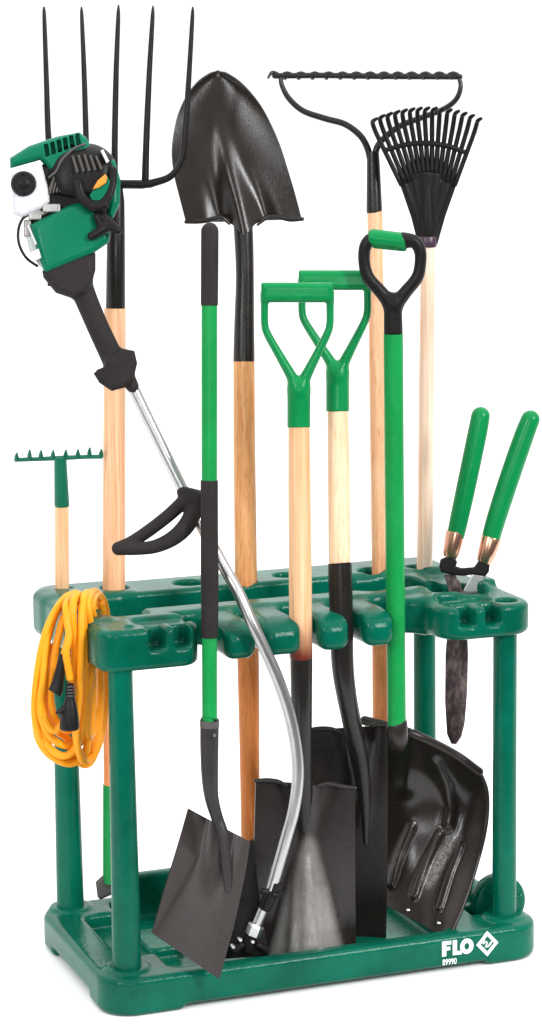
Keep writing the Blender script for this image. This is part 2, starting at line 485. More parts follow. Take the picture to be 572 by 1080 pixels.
def f_base(x, y, z):
    d = s_slab(x, y, z, (-0.046, -0.05, BASE_Z), (0.645, 0.326, 0.0), 0.05, 0.010)
    # raised stop along the back
    d = smin(d, s_slab(x, y, z, (0.085, 0.298, -0.03), (0.52, 0.326, 0.036), 0.012, 0.008), 0.012)
    # tray
    d = smax(d, -s_slab(x, y, z, (0.062, -0.018, -0.033), (0.50, 0.300, 0.05), 0.02, 0.006), 0.010)
    d = smax(d, -s_slab(x, y, z, (0.008, 0.055, -0.024), (0.066, 0.245, 0.05), 0.012, 0.006), 0.010)
    d = smax(d, -s_slab(x, y, z, (0.515, 0.09, -0.022), (0.61, 0.20, 0.05), 0.012, 0.006), 0.010)
    d = smin(d, s_slab(x, y, z, (0.066, 0.10, -0.05), (0.12, 0.20, -0.014), 0.012, 0.006), 0.012)
    # collars round the posts
    for px in (0.0, 0.6):
        for py in (0.0, 0.294):
            d = smin(d, np.maximum(np.hypot(x - px, y - py) - 0.030, np.abs(z + 0.02) - 0.024), 0.010)
    # wheel wells
    for wy in (0.046, 0.225):
        d = smax(d, -s_box(x, y, z, (0.560, wy - 0.019, -0.08), (0.70, wy + 0.019, 0.06), 0.004), 0.004)
    # arches between the feet
    d = smax(d, -s_slab(x, y, z, (0.075, -0.2, -0.09), (0.545, 0.6, BASE_Z + 0.0065), 0.002, 0.001), 0.012)
    d = smax(d, -s_slab(x, y, z, (-0.2, 0.045, -0.09), (0.8, 0.235, BASE_Z + 0.011), 0.002, 0.001), 0.012)
    d = np.maximum(d, BASE_Z + 0.0005 - z)
    return d


base = add("base", *nets(f_base, (-0.055, -0.055, -0.06), (0.65, 0.34, 0.04), 0.0032), M['rack'], rack)


def f_shelf(x, y, z):
    Z0, Z1 = 0.44, 0.500
    def sl(x0, x1, y0, y1, rp=0.012, re=0.009, z0=Z0, z1=Z1): return s_slab(x, y, z, (x0, y0, z0), (x1, y1, z1), rp, re)
    k = 0.014
    d = sl(-0.034, 0.116, -0.024, 0.085, 0.030, 0.010)                      # near corner block
    d = smin(d, sl(-0.030, 0.012, 0.05, 0.30, 0.012), k)
    d = smin(d, sl(-0.043, 0.012, 0.125, 0.30, 0.012), k)                     # side arm
    d = smin(d, sl(-0.043, 0.10, 0.225, 0.334, 0.035), k)                     # far corner block
    d = smin(d, sl(-0.03, 0.62, 0.232, 0.334, 0.025), k)                     # back rail
    d = smin(d, sl(0.07, 0.62, 0.082, 0.135, 0.012, 0.012, Z0 + 0.004, Z1 - 0.002), k)   # root of the prongs
    for x0, x1 in ((0.152, 0.199), (0.211, 0.268), (0.297, 0.343), (0.367, 0.413)):
        dd = s_slab(x, y, z, (x0, -0.022, Z0 + 0.002), (x1, 0.11, Z1 - 0.003), 0.016, 0.014)
        # the prongs droop to the front
        dd = smax(dd, (z - (Z1 - 0.004) + np.maximum(0, 0.03 - y) ** 2 * 7.0), 0.010)
        d = smin(d, dd, 0.012)
    d = smin(d, sl(0.445, 0.56, 0.045, 0.33, 0.04, 0.010, Z0, 0.494), k)
    d = smin(d, sl(0.488, 0.642, -0.028, 0.335, 0.045, 0.010, Z0, 0.4885), 0.02)
    d = smin(d, s_slab(x, y, z, (0.612, 0.10, 0.47), (0.636, 0.14, 0.502), 0.01, 0.006), 0.008)
    # cut-outs
    for hx, hy, hr in ((0.003, 0.292, 0.0135), (0.077, 0.272, 0.0215), (0.197, 0.278, 0.024), (0.277, 0.256, 0.0205), (0.355, 0.275, 0.020),
                       (0.488, 0.252, 0.0195), (0.565, 0.252, 0.0145), (0.606, 0.01, 0.016)):
        d = smax(d, -np.maximum(np.hypot(x - hx, y - hy) - hr, 0.452 - z if hx > 0.55 or hx < 0.01 else 0.2 - z), 0.005)
    d = smax(d, -s_slab(x, y, z, (0.405, 0.112, 0.447), (0.540, 0.222, 0.6), 0.045, 0.004), 0.008)      # oval well
    d = smax(d, -s_slab(x, y, z, (0.515, 0.070, 0.3), (0.605, 0.155, 0.6), 0.012, 0.004), 0.006)        # slot the shears drop through
    for nx_, dz_ in ((0.049, 0), (0.087, 0), (0.528, -.008), (0.568, -.008)):                                                            # small notches in the front edges
        d = smax(d, -s_slab(x, y, z, (nx_ - 0.0115, -0.06, 0.468 + dz_), (nx_ + 0.0115, 0.006, 0.6), 0.004, 0.006), 0.007)
        d = smax(d, -s_cap(x, y, z, (nx_, -0.022, 0.478 + dz_), (nx_, -0.010, 0.53), 0.009), 0.006)
    d = smax(d, -s_slab(x, y, z, (0.035, 0.014, 0.493), (0.14, 0.055, 0.6), 0.010, 0.004), 0.012)
    d = smax(d, -s_slab(x, y, z, (0.512, 0.018, 0.480), (0.585, 0.055, 0.6), 0.008, 0.004), 0.008)
    d = smin(d, s_slab(x, y, z, (0.008, -0.004, 0.49), (0.022, 0.010, 0.5035), 0.007, 0.002), 0.003)
    return d


shelf = add("shelf", *nets(f_shelf, (-0.055, -0.035, 0.435), (0.65, 0.34, 0.515), 0.0027), M['rack'], rack)
for px in (0.0, 0.6):
    for py in (0.0, 0.294):
        rb, rt = (0.0212, 0.0175) if px == 0 else (0.0182, 0.0178)
        C = np.array([(px, py, z) for z in (-0.012, 0.0, 0.2, 0.4, 0.447)])
        v, f = tube(C, [rb + 0.001, rb, (rb + rt) / 2, rt, rt], 40)
        add("post", v, f, M['rack'], rack, angle=40)
for wy in (0.046, 0.225):
    w = [(0.611, wy + t, 0.008) for t in (-0.013, -0.012, -0.008, 0.008, 0.012, 0.013)]
    v, f = tube(np.array(w), [0.038, 0.041, 0.0435, 0.0435, 0.041, 0.038], 48)
    wh = add("wheel", v, f, M['rack'], rack, angle=50)
    spokes = []
    v, f = tube(np.array([(0.611, wy - 0.0165, 0.008), (0.611, wy + 0.0165, 0.008)]), [0.011, 0.011], 24); spokes.append((v, f))
    for q in range(6):
        a = q * math.pi / 3 + 0.3
        spokes.append(tube(np.array([(0.611 + 0.01 * math.cos(a), wy - 0.0135, 0.008 + 0.01 * math.sin(a)), (0.611 + 0.036 * math.cos(a), wy - 0.0135, 0.008 + 0.036 * math.sin(a))]), [0.0022, 0.0022], 8))
    add("hub", *merge(*spokes), M['rack'], wh, angle=40)

# printing on the front of the base
FY = -0.0506


def flat_poly(pts, t=0.0006):
    """Thin raised print on the front face: photo outline laid on the face."""
    q = np.array(pts, float); P = P3(q[:, 0], q[:, 1], np.full(len(q), FY)); n_ = len(q)
    B = P + np.array([0, t + 0.0012, 0])
    return np.vstack([P, B]), [tuple(range(n_))] + [tuple(range(2 * n_ - 1, n_ - 1, -1))] + [(i, (i + 1) % n_, n_ + (i + 1) % n_, n_ + i) for i in range(n_)]


def skewed(x0, y0, pts): return [(x0 + x, y0 + y - 0.13 * x) for x, y in pts]


def ring(cx, cy, ro, ri, n_=40, t=0.0006):
    a = np.linspace(0, 2 * math.pi, n_, endpoint=False)
    qs = [(cx + r_[0] * np.cos(a), cy + r_[1] * np.sin(a) - 0.13 * r_[0] * np.cos(a)) for r_ in (ro, ri)]
    P = [P3(q[0], q[1], np.full(n_, FY)) for q in qs]; B = [p + np.array([0, t + 0.0012, 0]) for p in P]
    V = np.vstack(P + B); F = []
    for i in range(n_):
        j = (i + 1) % n_
        F += [(i, j, n_ + j, n_ + i), (2 * n_ + i, 3 * n_ + i, 3 * n_ + j, 2 * n_ + j), (i, 2 * n_ + i, 2 * n_ + j, j), (n_ + i, n_ + j, 3 * n_ + j, 3 * n_ + i)]
    return V, F


def ring_poly(cx, cy, o_, i_):
    n_ = len(o_)
    P = [P3(np.array([cx + p[0] for p in q]), np.array([cy + p[1] - 0.13 * p[0] for p in q]), np.full(n_, FY)) for q in (o_, i_)]
    B = [p + np.array([0, 0.0018, 0]) for p in P]
    V = np.vstack(P + B); F = []
    for i in range(n_):
        j = (i + 1) % n_
        F += [(i, j, n_ + j, n_ + i), (2 * n_ + i, 3 * n_ + i, 3 * n_ + j, 2 * n_ + j), (i, 2 * n_ + i, 2 * n_ + j, j), (n_ + i, n_ + j, 3 * n_ + j, 3 * n_ + i)]
    return V, F


pr = [flat_poly(skewed(466.5, 993.5, [(0, 0), (9.6, 0), (9.6, 3.8), (4.4, 3.8), (4.4, 6.0), (8.6, 6.0), (8.6, 9.6), (4.4, 9.6), (4.4, 15.6), (0, 15.6)])),
      flat_poly(skewed(477.8, 992.0, [(0, 0), (4.4, 0), (4.4, 11.8), (9.2, 11.8), (9.2, 15.6), (0, 15.6)])),
      ring(492.6, 998.0, (7.0, 8.0), (2.7, 3.6))]
add("lettering", *merge(*pr), M['label'], base, smooth=False)
em = [ring_poly(514.2, 995.4, [(0, -13.2), (11.6, 0), (0, 13.2), (-11.6, 0)], [(0, -8.2), (7.2, 0), (0, 8.2), (-7.2, 0)])]
curl = [(-4.2, -0.6), (-2.6, -3.0), (-0.2, -1.4), (-1.0, 1.2), (-2.0, 3.2), (1.4, 2.6), (4.6, -1.6)]
for a_, b_ in zip(curl[:-1], curl[1:]):
    a_, b_ = np.array(a_), np.array(b_); d_ = (b_ - a_) / np.linalg.norm(b_ - a_); nn = np.array([-d_[1], d_[0]]) * 0.8
    q = [a_ - d_ * .4 + nn, b_ + d_ * .4 + nn, b_ + d_ * .4 - nn, a_ - d_ * .4 - nn]
    em.append(flat_poly(skewed(514.2, 995.4, [tuple(p) for p in q])))
add("emblem", *merge(*em), M['label'], base, smooth=False)
cu = bpy.data.curves.new("number", 'FONT'); cu.body = "89990"; cu.size = 1.0; cu.offset = 0.012
tmp = bpy.data.objects.new("number_print", cu); COL.objects.link(tmp)
bpy.context.view_layer.update()
me = bpy.data.meshes.new_from_object(tmp.evaluated_get(bpy.context.evaluated_depsgraph_get()))
tv = np.array([v.co[:] for v in me.vertices]); tf = [tuple(p.vertices) for p in me.polygons]
bpy.data.objects.remove(tmp)
tw = tv[:, 0].max(); sx = 15.0 / tw
X_ = 466.8 + tv[:, 0] * sx; Y_ = 1018.2 - tv[:, 1] * sx * 1.45 - 0.13 * tv[:, 0] * sx
add("number_print", P3(X_, Y_, np.full(len(X_), FY)), tf, M['label'], base, smooth=False)

# ================================================================== garden fork
pl = Plane((120, 925, 0.262), (123, 200, 0.275))
fork = thing("garden_fork", "five tined black garden fork with wooden handle standing upside down behind the engine", "garden fork", pl(120., 945.))
add("handle", *rod(pl, [(121.5, 325, 0, 11.5), (120.7, 480, 0, 11.8), (120.2, 620, 0, 12), (121, 830, 0, 11.6)], 28), M['wood_warm'], fork, angle=40)
add("ferrule", *rod(pl, [(123, 196, 0, 6.5), (123, 212, 0, 8.6), (122.5, 250, 0, 9.6), (122, 330, 0, 10.4), (122, 331, 0, 10.0)], 28), M['paint'], fork, angle=50)
add("crossbar", *rod(pl, [(86, 193.5, 0, 4.6), (105, 194, 0, 4.8), (150, 194.5, 0, 4.8), (160, 193.5, 0, 4.4)], 14, round_ends=(1, 1)), M['tine'], fork)
for q in ([(46.5, 7, -2, 1.0), (47, 20, -2, 2.2), (49, 80, -1, 2.8), (51.5, 148, 0, 3.3), (57, 172, 0, 3.8), (70, 188, 0, 4.2), (88, 193.5, 0, 4.6)],
          [(86, 7, -2, 0.8), (86.6, 20, -2, 2.1), (89, 80, -1, 2.8), (91, 150, 0, 3.2), (92, 193, 0, 4)],
          [(125.2, 5, -2, 0.8), (124.8, 20, -2, 2.3), (122.6, 80, -1, 3.0), (121.2, 150, 0, 3.4), (121, 194, 0, 4)],
          [(161.6, 6, -2, 0.8), (161, 20, -2, 2.3), (157.5, 80, -1, 3.0), (154.5, 150, 0, 3.5), (153.2, 194, 0, 4)],
          [(203.5, 7, -2, 0.8), (203, 20, -2, 2.2), (199.5, 80, -1, 2.8), (195.5, 140, 0, 3.4), (192, 168, 0, 3.6), (180, 186, 0, 3.8), (158, 194, 0, 4.4)]):
    add("tine", *rod(pl, q, 12, 6, round_ends=(0, 1)), M['tine'], fork)
add("end_sleeve", *rod(pl, [(121, 827, 0, 12), (121, 829, 0, 12.4), (121, 920, 0, 12.6), (121, 930, 0, 12.4)], 28), M['green_tube'], fork, angle=40)
q = pl(np.array([0.]), np.array([0.]))
v, f = mould(pl, lambda x, y, z: s_ext(s_poly(x, y, [(101, 930), (113, 919), (124, 914), (142, 922), (140, 950), (122, 942), (106, 949), (103, 946)]), z, -7, 6, 3), (98, 910, -9, 145, 953, 8), 0.9)
add("end_foot", v, f, M['grey'], fork)

# ================================================================== little hand rake
pl = Plane((65.5, 632, 0.292), (64, 484, 0.285))
hr = thing("hand_rake", "small green hand rake with wooden handle standing teeth up in the far corner hole", "hand rake", pl(65.5, 640.))
add("handle", *rod(pl, [(65.4, 530, 0, 7.2), (65.6, 580, 0, 7.4), (65.6, 646, 0, 7.6)], 24), M['wood_cream'], hr, angle=40)
add("socket", *rod(pl, [(63.8, 482, 0, 6.6), (64, 490, 0, 6.8), (65.4, 531, 0, 8.0), (65.5, 534, 0, 7.8)], 24), M['rake_green'], hr, angle=50)
add("tooth_bar", *rod(pl, [(15.5, 485, 0, 2.3), (40, 484.2, 0, 2.3), (64, 483, 0, 2.6), (90, 481.8, 0, 2.3), (108.5, 481.6, 0, 2.3)], 10), M['rake_green'], hr, angle=40)
for tx, h in ((17.6, 7), (31.3, 9.5), (43.2, 8.5), (56, 8), (69.5, 8), (82.3, 8), (94.5, 9.5), (106.8, 7.5)):
    yb = 485 - 3.5 * (tx - 15) / 93
    C = pl(np.array([tx, tx, tx + .3]), np.array([yb, yb - h * 0.55, yb - h]), np.array([0, 2.0, 9.0]))
    mp = float(mpp(C[0])); add("tooth", *tube(C, np.array([2.6, 2.3, 1.0]) * mp, 8), M['rake_green'], hr, angle=50)

# ================================================================== round point shovel
pl = Plane((264, 885, 0.222), (256, 120, 0.325))
rs = thing("round_point_shovel", "long wooden round point shovel standing with its dark pointed blade up", "shovel", pl(264.5, 950.))
add("handle", *rod(pl, [(257.5, 374, 0, 11.2), (258, 480, 0, 11.6), (259.5, 600, 0, 11.8), (262, 700, 0, 11.5), (263.5, 800, 0, 10.5), (265, 952, 0, 9.5)], 28), M['wood_orange'], rs, angle=40)
add("socket", *rod(pl, [(252, 205, 0, 5), (255, 225, 0.5, 9.5), (257, 245, 1, 10.2), (258.5, 290, 0, 9.6), (257.8, 340, 0, 10.6), (257.5, 378, 0, 11.4), (257.5, 379.5, 0, 11.0)], 24, 3), M['paint'], rs, angle=50)


def d_round(u, v):
    frog = 15 * np.exp(-((u - 0.02 + 0.08 * (1 - v)) / (0.13 + 0.07 * v)) ** 2) * np.clip((v - 0.42) / 0.58, 0, 1) ** 1.3
    side = 6.0 * np.exp(-((np.abs(u) - 0.40) / 0.16) ** 2) * np.clip((v - 0.72) / 0.28, 0, 1) ** 1.5
    return 8 + 9 * (u * u - 0.5) * np.clip(v * 6, 0, 1) * (0.4 + 0.6 * np.sin(np.pi * np.clip(v, 0, 1) ** 0.8)) - 10 * (1 - v) ** 2 + frog - side


L = [(229.9, 74), (221, 78.5), (208, 88), (197, 102), (188, 122), (183, 145), (181.5, 163), (184, 185), (190, 210), (196.5, 235)]
Rr = [(230.1, 74), (240, 78.5), (254, 88), (266, 100), (277, 115), (287, 134), (296, 155), (304, 180), (311.5, 205), (318.5, 231.5)]
add("blade", *blade(pl, L, Rr, 61, 5, d_round, 0.003, lambda u, v: 14 * np.exp(-(u / 0.17) ** 2) * v ** 8), M['blade_round'], rs, angle=50)
for q in ([(196.5, 234, 6, 2.2), (212, 233.5, 7, 2.6), (225, 231, 9, 2.6), (234, 229.5, 9, 2.4), (242, 236, 8, 1.4)],
          [(319, 231, 6, 2.2), (306, 231.5, 7, 2.6), (294, 229, 9, 2.6), (282, 229.5, 9, 2.4), (272, 237, 8, 1.4)]):
    add("foot_rest", *rod(pl, q, 12, 5, round_ends=(1, 1)), M['blade_round'], rs)

# ================================================================== bow rake
pl = Plane((402, 760, 0.235), (394, 150, 0.315))
br = thing("bow_rake", "wooden handled bow rake standing head up, its black toothed bar highest at right", "rake", pl(402.5, 900.))
add("handle", *rod(pl, [(395.5, 219, 0, 7.4), (395.6, 226, 0, 8.1), (398, 400, 0, 8.6), (401, 600, 0, 8.8), (402, 760, 0, 9), (402.5, 900, 0, 9)], 26), M['wood_warm'], br, angle=40)
add("ferrule", *rod(pl, [(393.5, 160, 0, 6.4), (394, 175, 0, 7), (395, 222, 0, 8.4), (395, 225, 0, 8)], 24), M['paint'], br, angle=50)
add("bow", *rod(pl, [(296, 80, 0, 2.2), (297.5, 90, 0, 2.6), (305, 104, 0, 3), (320, 117, 0, 3.2), (343, 125, 0, 3.4), (364, 131, 0, 3.4), (380, 143, 0, 3.5), (388, 157, 0, 3.6), (391, 172, 0, 3.4)], 14, 6), M['paint'], br)
add("bow", *rod(pl, [(484, 80, 0, 2.2), (486, 92, 0, 2.5), (481, 105, 0, 2.8), (468, 115, 0, 3), (445, 124, 0, 3.2), (422, 133, 0, 3.4), (404, 147, 0, 3.5), (397, 158, 0, 3.6), (396, 172, 0, 3.4)], 14, 6), M['paint'], br)
bar = add("tooth_bar", *rod(pl, [(290, 80, 0, 3.1), (340, 79.5, 0, 3.1), (400, 80.5, 0, 3.1), (485, 81, 0, 3.1)], 10, round_ends=(1, 1)), M['paint'], br)
add("hook", *rod(pl, [(283, 82, 5, 1.2), (287, 76.5, 2, 2), (293, 78.5, 0, 2.6)], 10, 5, round_ends=(1, 0)), M['paint'], bar)
for i in range(13):
    tx = 303 + i * 14.6
    C = pl(np.array([tx - 7.3, tx - 3, tx, tx + 3, tx + 7.3]), np.array([80, 78.2, 77.6, 78.2, 80]), np.zeros(5)); mp = float(mpp(C[0]))
    T1 = tube(C, np.array([1.6, 2.5, 2.7, 2.5, 1.6]) * mp, 8)
    C = pl(np.array([tx, tx, tx + .5]), np.array([79, 78, 80.]), np.array([-2, -14, -34])); T2 = tube(C, np.array([3.0, 2.6, 1.0]) * mp, 8)
    C = pl(np.array([tx - 4.5, tx - 3, tx - 1]), np.array([81., 83, 83.5]), np.array([2, 3, 1])); T3 = tube(C, np.array([1.0, 1.4, 0.8]) * mp, 8)
    add("tooth", *merge(T1, T2, T3), M['paint'], bar, angle=60)

# ================================================================== leaf rake
pl = Plane((448, 603, 0.252), (451, 250, 0.245))
lr = thing("leaf_rake", "black fan shaped leaf rake on a pale pinkish wooden handle, rightmost of the upright tools", "leaf rake", pl(448., 620.))
add("handle", *rod(pl, [(451.6, 250, 0, 7.6), (450, 430, 0, 8.2), (448, 600, 0, 8.4), (447.8, 626, 0, 8.4)], 24), M['wood_pink'], lr, angle=40)
add("socket", *rod(pl, [(451, 186, 4, 2.0), (451, 205, 3, 5.5), (451.2, 235, 1, 8.2), (451.4, 258, 0, 9.2), (451.4, 260, 0, 8.6)], 24), M['black'], lr, angle=50)


add("collar", *rod(pl, [(451.4, 249, 0, 9.0), (451.4, 250, 0, 9.7), (451.4, 259, 0, 9.6), (451.4, 260.5, 0, 9.0)], 24), plastic("purple black collar", (0.045, 0.020, 0.040), 0.35), lr, angle=40)


def f_fan(x, y, z):
    P = [(421, 192), (428, 184), (447, 181), (470, 183), (482, 194), (470, 228), (461.5, 258), (441, 258), (434, 230)]
    d = s_ext(s_poly(x, y, P), z - 5 * np.exp(-((x - 451) / 8.0) ** 2) + 0.004 * (x - 451) ** 2, -2.2, 2.2, 1.6)
    for k in (-13, -7, 7, 13): d = smin(d, s_cap(x, y, z, (451 + k * .4, 245, 1), (451 + k * 1.9, 192, 1.5 - .004 * (k * 1.9) ** 2), 2.0, 2.2), 1.5)
    return d


add("fan", *mould(pl, f_fan, (418, 178, -8, 485, 260, 10), 0.75), M['black'], lr)
for i in range(15):
    u = i / 14; bx = 424 + 55.5 * u; by = 196 - 9 * math.sin(math.pi * u)
    tx = 393.5 + 110 * u; ty = 125.5 - 11.5 * math.sin(math.pi * u) ** 0.8
    bow_d = -0.0025 * (tx - 451) ** 2 * 0.35
    kx, ky = tx - 0.5, ty + 7
    q = [(bx, by, bow_d * .3, 2.6), (bx + (kx - bx) * .5, by + (ky - by) * .5, bow_d, 2.6), (bx + (kx - bx) * .86, by + (ky - by) * .86, bow_d + 1, 2.5),
         (kx + .2, ky - 2.5, bow_d + 4, 2.4), (kx + 1.4, ky - 5.4, bow_d + 9, 2.3), (kx + 4.6, ky - 7.4, bow_d + 14, 1.7)]
    add("tine", *rod(pl, q, 8, 4, round_ends=(0, 1)), M['black'], lr)
add("cross_band", *rod(pl, [(408, 158, 0, 2.6), (428, 152.5, 2, 2.8), (450, 151, 3, 2.8), (472, 154, 2, 2.8), (489, 160, 0, 2.6)], 10, 5, round_ends=(1, 1)), M['black'], lr)

# ================================================================== snow shovel
pl = Plane((419, 775, 0.012), (415, 255, -0.004))
sn = thing("snow_shovel", "black ribbed scoop snow shovel with bright green shaft and green topped black grip", "snow shovel", P3(450., 985., 0.0))
add("shaft", *rod(pl, [(415, 352, 0, 10.4), (416, 500, 0, 10.2), (417.5, 650, 0, 10), (418.6, 768, 0, 9.8)], 28), M['green_tube'], sn, angle=40)


def f_dgrip(x, y, z):
    d = s_cap(x, y, z, (414.5, 318, 0), (415, 350, 0), 9.5, 10)
    d = smax(d, y - 359, 1.5)
    for p in ([(413, 322, 0, 8), (402, 308, 0, 7), (389, 293, 0, 6.6), (384.5, 278, 0, 6.3), (385, 262, 0, 6.6), (391, 253, 0, 7.2), (402, 251, 0, 8)],
              [(417, 322, 0, 8), (428, 308, 0, 7), (440, 293, 0, 6.6), (443.5, 278, 0, 6.3), (443, 264, 0, 6.6), (437, 255, 0, 7.2), (426, 253, 0, 8)]):
        d = smin(d, s_chain(x, y, z, p, 1.15), 4)
    d = smin(d, s_cap(x, y, z, (400, 252, 0), (428, 254, 0), 7.5), 3)
    return d


add("grip", *mould(pl, f_dgrip, (374, 240, -12, 452, 362, 12), 0.9), M['black'], sn)


def f_dgreen(x, y, z):
    d = s_cap(x, y, z, (394.5, 251.0, 0), (423, 254.5, 0), 9.6, 9.3, 1.08)
    d = smax(d, -(x - 388.5), 1.5); d = smax(d, x - 428.5, 1.5)
    for k in range(4): d = smin(d, s_cap(x, y, z, (396 + 8.6 * k, 259.2 + k * .9, 0), (400.5 + 8.6 * k, 259.6 + k * .9, 0), 3.0), 2)
    return d


add("grip_sleeve", *mould(pl, f_dgreen, (384, 238, -12, 434, 270, 12), 0.75), M['green'], sn)
# scoop: patch of points (x, y, Y), curved, with three ribs
Lp = [(385, 757, 0.130), (386, 800, 0.155), (388, 860, 0.158), (392, 915, 0.140), (396, 950, 0.112)]
Mp = [(432, 770, 0.062), (433, 812, 0.110), (434, 870, 0.112), (436, 930, 0.078), (438, 971, 0.036)]
Np = [(478, 792, 0.062), (484, 835, 0.088), (478, 885, 0.080), (466, 940, 0.042), (460, 984, 0.000)]
Rp = [(505, 811, 0.052), (514, 838, 0.052), (511, 880, 0.040), (494, 940, 0.000), (474, 990, -0.030)]
rows = [spline(p, 16) for p in (Lp, Mp, Np, Rp)]
grid = []
for v in range(len(rows[0])):
    grid.append(spline([r_[v] for r_ in rows], 26))
grid = np.array(grid)                                   # v, u, (x, y, Y)
nv, nu = grid.shape[:2]
uu = np.linspace(0, 3, nu); vv = np.linspace(0, 1, nv)
G = P3(grid[..., 0], grid[..., 1], grid[..., 2])
def seg_px(pts):
    d = np.full((nv, nu), 1e9)
    for a, b_ in zip(pts[:-1], pts[1:]):
        ex, ey = b_[0] - a[0], b_[1] - a[1]; t = np.clip(((grid[..., 0] - a[0]) * ex + (grid[..., 1] - a[1]) * ey) / (ex * ex + ey * ey), 0, 1)
        d = np.minimum(d, np.hypot(grid[..., 0] - a[0] - ex * t, grid[..., 1] - a[1] - ey * t))
    return d


rib = np.zeros((nv, nu))
for p in ([(412, 932), (420, 905), (434, 872)], [(437, 944), (448, 912), (463, 880)], [(463, 956), (474, 920), (485, 892)]):
    rib += 0.0075 * np.exp(-(seg_px(p) / 4.6) ** 4)
rib += 0.009 * np.exp(-(seg_px([(459, 806), (471, 828), (476.5, 850), (473, 870)]) / 6.5) ** 2)
rib += 0.010 * np.exp(-(seg_px([(428, 772), (432, 800), (430, 830)]) / 10.0) ** 2)
tw_ = CAM - G; tw_ /= np.linalg.norm(tw_, axis=2)[..., None]
G = G + tw_ * rib[..., None]
scoop = add("scoop", *sheet(G, 0.004, (CAM - G.reshape(-1, 3).mean(0))), M['scoop'], sn, angle=60)
wear_highlight = np.exp(-(seg_px([(452, 930), (466, 905), (480, 884)]) / 7.0) ** 4)
wear_highlight = np.maximum(wear_highlight, 0.4 * np.exp(-(seg_px([(424, 900), (412, 915)]) / 4.0) ** 4))
ca_ = scoop.data.color_attributes.new("wear_highlight", 'FLOAT_COLOR', 'POINT')
ca_.data.foreach_set("color", np.repeat(np.concatenate([wear_highlight.ravel(), wear_highlight.ravel() * 0]), 4))
E_ = P3(grid[0, :, 0], grid[0, :, 1] + 3, grid[0, :, 2]); add("rim", *tube(E_, 0.0075, 12, round_ends=(1, 1)), M['scoop_trim'], scoop)
E_ = P3(grid[:, -1, 0], grid[:, -1, 1], grid[:, -1, 2]); add("rim", *tube(E_, 0.0032, 10, round_ends=(1, 1)), M['scoop_trim'], scoop)
for rx, ry in ((431, 961), (463, 974)):
    j, i = np.unravel_index(np.argmin(np.hypot(grid[..., 0] - rx, grid[..., 1] - ry)), (nv, nu)); p = G[j, i]; t = tw_[j, i]
    add("rivet", *tube(np.array([p - t * .002, p + t * .0022]), [0.0036, 0.0032], 14, round_ends=(0, .6)), M['silver'], scoop)
add("socket", *rodY([(418.3, 761, 0.0125, 10.4), (419, 764, 0.0125, 11), (419.4, 776, 0.0125, 11.2), (419.6, 781, 0.020, 10.8), (420, 786, 0.060, 9)], 24, 2), M['scoop_trim'], sn, angle=50)


# ================================================================== two shovels with green grips
def y_grip(pl, x0, x1, yb, rb, cx, yj, y0, y1, rs_):
    def f(x, y, z):
        d = s_ext(s_box(x, y, 0 * z, (x0, yb - rb, -9), (x1, yb + rb, 9), 2.5), z, -rb, rb, rb * .62)
        d = smax(d, x0 - x, 2.0); d = smax(d, x - x1, 2.0)
        for s in (-1, 1):
            ex = x0 + 4.2 if s < 0 else x1 - 4.2
            p = [(ex, yb + 2, 0, 4.4), (ex, yb + 18, 0, 4.0), (ex - s * .2, yb + 33, 0, 4.0), (ex - s * 3.2, yb + 44, 0, 4.2),
                 (ex - s * 3.2 + (cx + s * 5 - ex + s * 3.2) * .5, (yb + 44 + yj) / 2, 0, 4.8), (cx + s * 5, yj, 0, 6.2), (cx + s * 2, yj + 10, 0, 8)]
            d = smin(d, s_chain(x, y, z, p, 1.5, 4), 2.5)
        e = s_cap(x, y, z, (cx, yj + 8, 0), (cx, y1 + 20, 0), rs_); e = smax(e, y - y1, 1.2)
        return smin(d, e, 5)
    return mould(pl, f, (x0 - 3, yb - rb - 3, -rb - 4, x1 + 3, y1 + 3, rb + 4), 0.9)


# front one
pl = Plane((316, 700, 0.010), (315, 300, -0.004))
s1 = thing("square_shovel", "front square shovel with worn grey streaked blade with painted highlight, its green grip the lower of the pair", "shovel", P3(318., 1000., 0.045))
add("grip", *y_grip(pl, 275, 352.5, 308.5, 10.6, 315.3, 402, 420, 451, 12.2), M['green'], s1)
add("handle", *rod(pl, [(315.5, 446, 0, 11.2), (316, 520, 0, 11.8), (316.8, 600, 0, 12.2), (317.6, 692, 0, 12.0)], 28), M['wood_cream'], s1, angle=40)
add("scorched_end", *rod(pl, [(317.1, 676, 0, 12.0), (317.2, 677, 0, 12.35), (317.6, 690, 0, 12.3), (317.7, 694, 0, 11.6)], 28),
    M['wood_cream'], s1, angle=40)
M['wood_burnt'] = wood('reddish stained wood', (0.92, 0.61, 0.38), (0.77, 0.42, 0.21), 0.452, (0.16, 0.03, 0.02))
s1.children[-1].data.materials[0] = M['wood_burnt']; s1.children[-2].data.materials[0] = M['wood_burnt']
plb = Plane((320, 1000, 0.046), (319, 820, 0.052))
add("socket", *merge(rodY([(318, 688, 0.0100, 11), (318, 692, 0.010, 11.8), (318.3, 740, 0.0115, 11.2), (319, 790, 0.025, 10.2), (320, 830, 0.044, 10.2), (321, 860, 0.050, 8.5), (322, 885, 0.054, 5)], 26, 4)), M['paint'], s1, angle=50)


